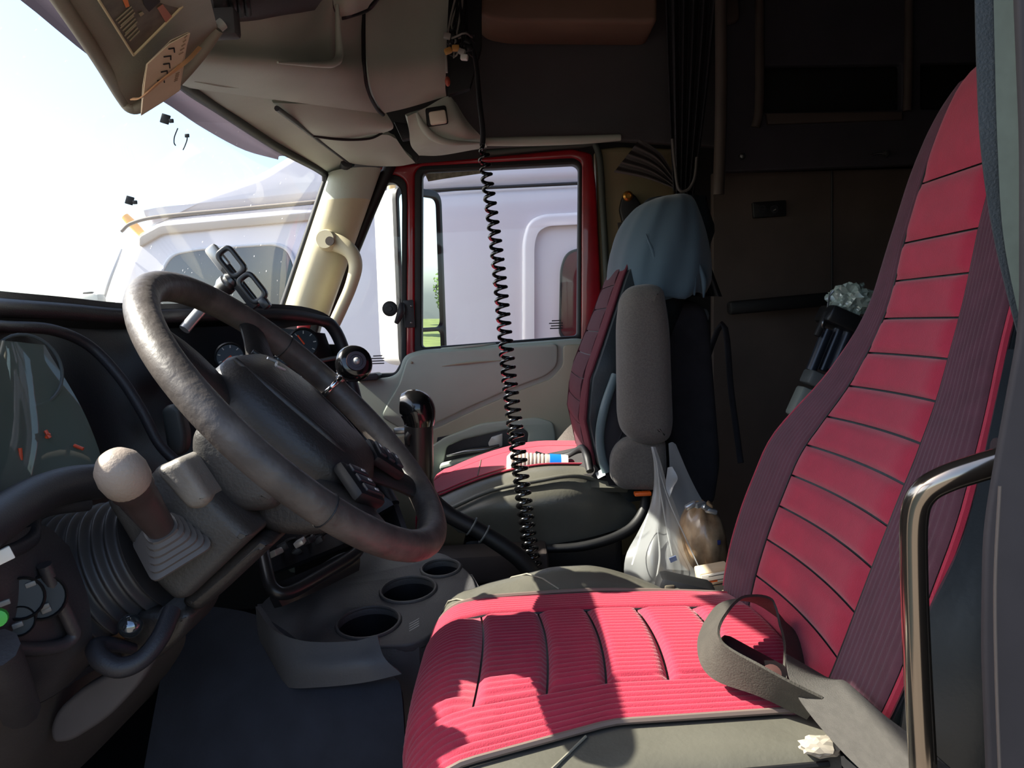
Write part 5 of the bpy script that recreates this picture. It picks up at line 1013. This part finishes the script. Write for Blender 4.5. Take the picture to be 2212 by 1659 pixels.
for k in range(3): rbox('print_line', fc + bzn * (.024 - .008 * k) + bxe * .004, (.036, .0028, .0012), ink, bo, .0002, ex=bx_, ez=bz_)
for k in range(4): rbox('print_patch', fc - bzn * (.006 + .005 * (k % 3)) + bxe * (-.014 + .010 * k), (.007, .0026, .006), [ink, M('print_brown', (150, 124, 100), .8)][k % 2], bo, .0004, ex=bx_, ez=bz_)
tag(patch('tan_envelope', [[W(1508, 1288, 1.28), W(1590, 1268, 1.28)], [W(1538, 1302, 1.22), W(1592, 1282, 1.22)]], M('envelope_tan', (196, 174, 142), .8), None, 6, 4, .004), 'tan paper flap under the small box by the seat', 'envelope')
tag(tube('black_hook', [W(1510, 1286, 1.27), W(1522, 1278, 1.26), W(1532, 1272, 1.26), W(1536, 1268, 1.26)], .003, blk, None, 6, 12), 'thin black plastic hook lying against the small box', 'hook')
bk_ = thing('buckle_latch', 'black belt buckle latch between driver seat and shopping bag', 'buckle', W(1480, 1300, 1.20))
rbox('latch_body', W(1478, 1278, 1.20), (.09, .05, .045), blk, bk_, .012, ex=(1, -.1, -.25)); rbox('latch_button', W(1444, 1272, 1.19), (.016, .03, .02), M('latch_metal', (120, 112, 96), .4, .6), bk_, .003); rbox('latch_stalk', W(1520, 1310, 1.18), (.12, .04, .03), leath, bk_, .01, ex=(1, -.3, -.5))
# ------------------------------------------------------------------ folded tripod behind the driver seat
tp = thing('folded_tripod', 'folded black tripod with plastic wrap behind the driver seat', 'tripod', W(1715, 905, 1.40))
TY_ = 1.50
tax = (W(1835, 640, TY_) - W(1725, 880, TY_)).normalized()
for i, dx in enumerate((-16, 8, 30)): tube('leg', [W(1790 + dx - 22, 800, TY_ + .01 * (i % 2)), W(1826 + dx - 22, 712, TY_ + .01 * (i % 2))], .0105, M('tripod_blue_black', (40, 46, 56), .3, .3), tp, 12)
tsx = tax.cross(Vector((0, 1, 0))).normalized()
rbox('collar', W(1822, 694, TY_), (.085, .07, .034), M('tripod_black', (26, 26, 28), .3), tp, .006, ex=tsx, ez=tax)
rbox('collar', W(1766, 822, TY_), (.05, .05, .028), M('collar_grey', (84, 88, 88), .4), tp, .005, ex=tsx, ez=tax)
rbox('foot_tube', W(1736, 872, TY_), (.042, .04, .06), M('tube_sage', (118, 124, 118), .5), tp, .006, ex=tsx, ez=tax)
tube('leg', [W(1734, 882, TY_), Vector((W(1734, 882, TY_).x - .01, TY_ + .02, .45)), Vector((W(1734, 882, TY_).x, TY_ + .04, .0))], .012, MATS['tripod_black'], tp, 10)
rbox('lock_lever', W(1776, 700, TY_ - .01), (.012, .012, .05), blk, tp, .003, ex=tsx, ez=tax); tube('clamp_wire', [W(1782, 722, TY_), W(1776, 700, TY_ - .02), W(1786, 676, TY_ - .01), W(1792, 640, TY_), W(1800, 628, TY_)], .002, steel, tp, 6, 14)
wr_ = thing('plastic_wrap', 'crumpled clear plastic wrap on top of the folded tripod', 'plastic wrap', W(1832, 680, 1.49))
bm = bmesh.new(); bmesh.ops.create_icosphere(bm, subdivisions=4, radius=1)
wc = W(1835, 650, 1.50)
for v in bm.verts:
    n = noise.noise(v.co * 3.0) * .35 + abs(noise.noise(v.co * 7)) * .25; v.co = wc + Vector((v.co.x * .042, v.co.y * .035, v.co.z * .034)) * (.85 + n)
me = bpy.data.meshes.new('wrap_sheet'); bm.to_mesh(me); bm.free(); link_me('wrap_sheet', me, M('clear_wrap', (190, 205, 196), .15, trans=.5, coat=.5), wr_, 10)
# ------------------------------------------------------------------ sleeper: side cabinets, panel, bunk, curtain
scb = thing('sleeper_cabinet', 'dark sleeper side cabinet with two open cubbies', 'cabinet', W(1800, 360, 2.36))
pxplate('cabinet_front', [(1545, -250), (2400, -250), (2400, 350), (1990, 355), (1555, 372)], 2.34, .03, sleeper_d, scb, .006, 0, [[(1648, 142), (1948, 138), (1948, 236), (1650, 242)], [(1990, 136), (2330, 130), (2330, 232), (1990, 236)]], .01)
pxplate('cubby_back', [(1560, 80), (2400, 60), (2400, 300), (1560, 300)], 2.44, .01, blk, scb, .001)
tube('cabinet_rail', [W(1640, -150, 2.33), W(1641, 80, 2.33), W(1640, 230, 2.325), W(1632, 275, 2.33)], .013, sleeper, scb, 10, 20); tube('cabinet_rail', [W(1965, -150, 2.33), W(1963, 100, 2.33), W(1960, 240, 2.33)], .012, sleeper, scb, 10, 16)
pxplate('cubby_sill', [(1655, 244), (1950, 240), (1950, 258), (1660, 268)], 2.325, .02, sleeper, scb, .004)
pxplate('upper_flap', [(1530, -100), (1590, -100), (1600, 45), (1560, 50), (1530, 40)], 2.30, .03, sleeper, scb, .008, .02)
for (x, y) in ((1602, 338), (1912, 332)):
    lathe('knob', W(x, y, 2.325), (0, -1, 0), [(0, 0), (0, .010), (.012, .008), (.014, 0)], steel, scb, 12)
tube('latch_wire', [W(1880, 336, 2.33), W(1895, 331, 2.325), W(1912, 331, 2.32)], .003, steel, scb, 6, 8)
slp = struct(pxplate('wall_sleeper', [(1540, 374), (2400, 352), (2400, 1500), (1540, 1500)], 2.42, .03, sleeper, None, .004), 'brown sleeper side panel')
tube('panel_seam', [W(1797, 370, 2.418), W(1797, 650, 2.418)], .003, blk, slp, 6)
ou = thing('power_outlet', 'black two socket power outlet plate on the sleeper wall', 'outlet', W(1664, 468, 2.41))
pxplate('outlet_plate', [(1626, 437), (1698, 432), (1699, 466), (1628, 471)], 2.405, .015, blk, ou, .003, .004)
for x, nm in ((1646, 'socket'), (1672, 'socket')): lathe(nm, W(x, 452, 2.405), (0, -1, 0), [(0, .0), (0, .012), (.004, .012), (.004, .008), (.001, .007), (.001, 0)], dash_m, ou, 16)
tube('outlet_glint', [W(1670, 455, 2.398), W(1676, 452, 2.398)], .0015, silver, ou, 5)
bn_ = thing('sleeper_bunk', 'dark lower bunk with padded edge in the sleeper', 'bunk', V(1.35, 1.5, -ZC))
rbox('bunk_edge_rail', W(1690, 655, 2.34), (.32, .05, .04), blk, bn_, .01, ex=(1, 0, .04))
rbox('mattress', V(1.45, 1.55, -.52), (1.3, 1.65, .16), sleeper_d, bn_, .04); rbox('bunk_base', V(1.45, 1.55, -.75), (1.25, 1.6, .29), dash_f, bn_, .02)
# curtain
def curtain(name, x0, x1, ytop, ybot, Y, folds, par, mat=curt, xb0=None, xb1=None):
    rr = []
    for i in range(24):
        t = i / 23; y = ytop + (ybot - ytop) * t; a = x0 + ((xb0 if xb0 is not None else x0) - x0) * t ** 1.5; b = x1 + ((xb1 if xb1 is not None else x1) - x1) * t ** 1.5
        rr.append([W(a + (b - a) * j / 60, y, Y + .022 * math.sin(folds * 2 * math.pi * j / 60) * (1 - .4 * t)) for j in range(61)])
    return grid(name, rr, mat, par, .003, 80)
cu_ = thing('sleeper_curtain', 'dark sleeper curtain gathered beside the passenger door post', 'curtain', W(1490, 420, 2.2))
curtain('curtain_cloth', 1436, 1560, -200, 412, 2.20, 5, cu_, curt, 1456, 1500)
curtain('curtain_tail', 1462, 1500, 412, 640, 2.24, 3, cu_, curt, 1470, 1560)
tube('tie_cord', [W(1452, 300, 2.16), W(1458, 360, 2.16), W(1466, 408, 2.16), W(1485, 410, 2.16), W(1500, 385, 2.16), W(1505, 340, 2.17)], .004, M('tie_grey2', (92, 86, 84), .7), cu_, 6, 30)
rr = []
for i in range(20):
    t = i / 19
    rr.append([W(cr([Vector((1326, 322 + 70 * k, 0)), Vector((1400, 345 + 45 * k, 0)), Vector((1468, 408 + 6 * k, 0))], 20)[i].x + 55 * (1 - t) * (1 - k), cr([Vector((1326, 302 + 70 * k, 0)), Vector((1400, 335 + 52 * k, 0)), Vector((1468, 404 + 8 * k, 0))], 20)[i].y, 2.30 - .08 * t + .012 * math.sin(k * 2 * math.pi * 4)) for k in [j / 40 for j in range(41)]])
grid('gathered_cloth', rr, M('curtain_taupe', (74, 66, 66), .9), cu_, .003, 80)
tag(tube('curtain_rod_cover', [W(1556, -120, 2.15), W(1558, 200, 2.15), W(1552, 420, 2.18)], .016, sleeper, None, 8, 14), 'dark vertical trim strip beside the gathered curtain', 'trim')
tag(tube('bunk_restraint_strap', [W(1500, 860, 2.15), W(1560, 700, 2.1), W(1580, 850, 2.05), W(1600, 1000, 2.0)], .008, curt, None, 8, 16), 'dark strap hanging in the sleeper opening', 'strap')
wp2 = tag(ball('foil_scrap', W(1522, 682, 1.93), .016, foil, None, 8, (.7, .6, 1.1)), 'small shiny foil scrap behind the passenger seat', 'foil scrap')
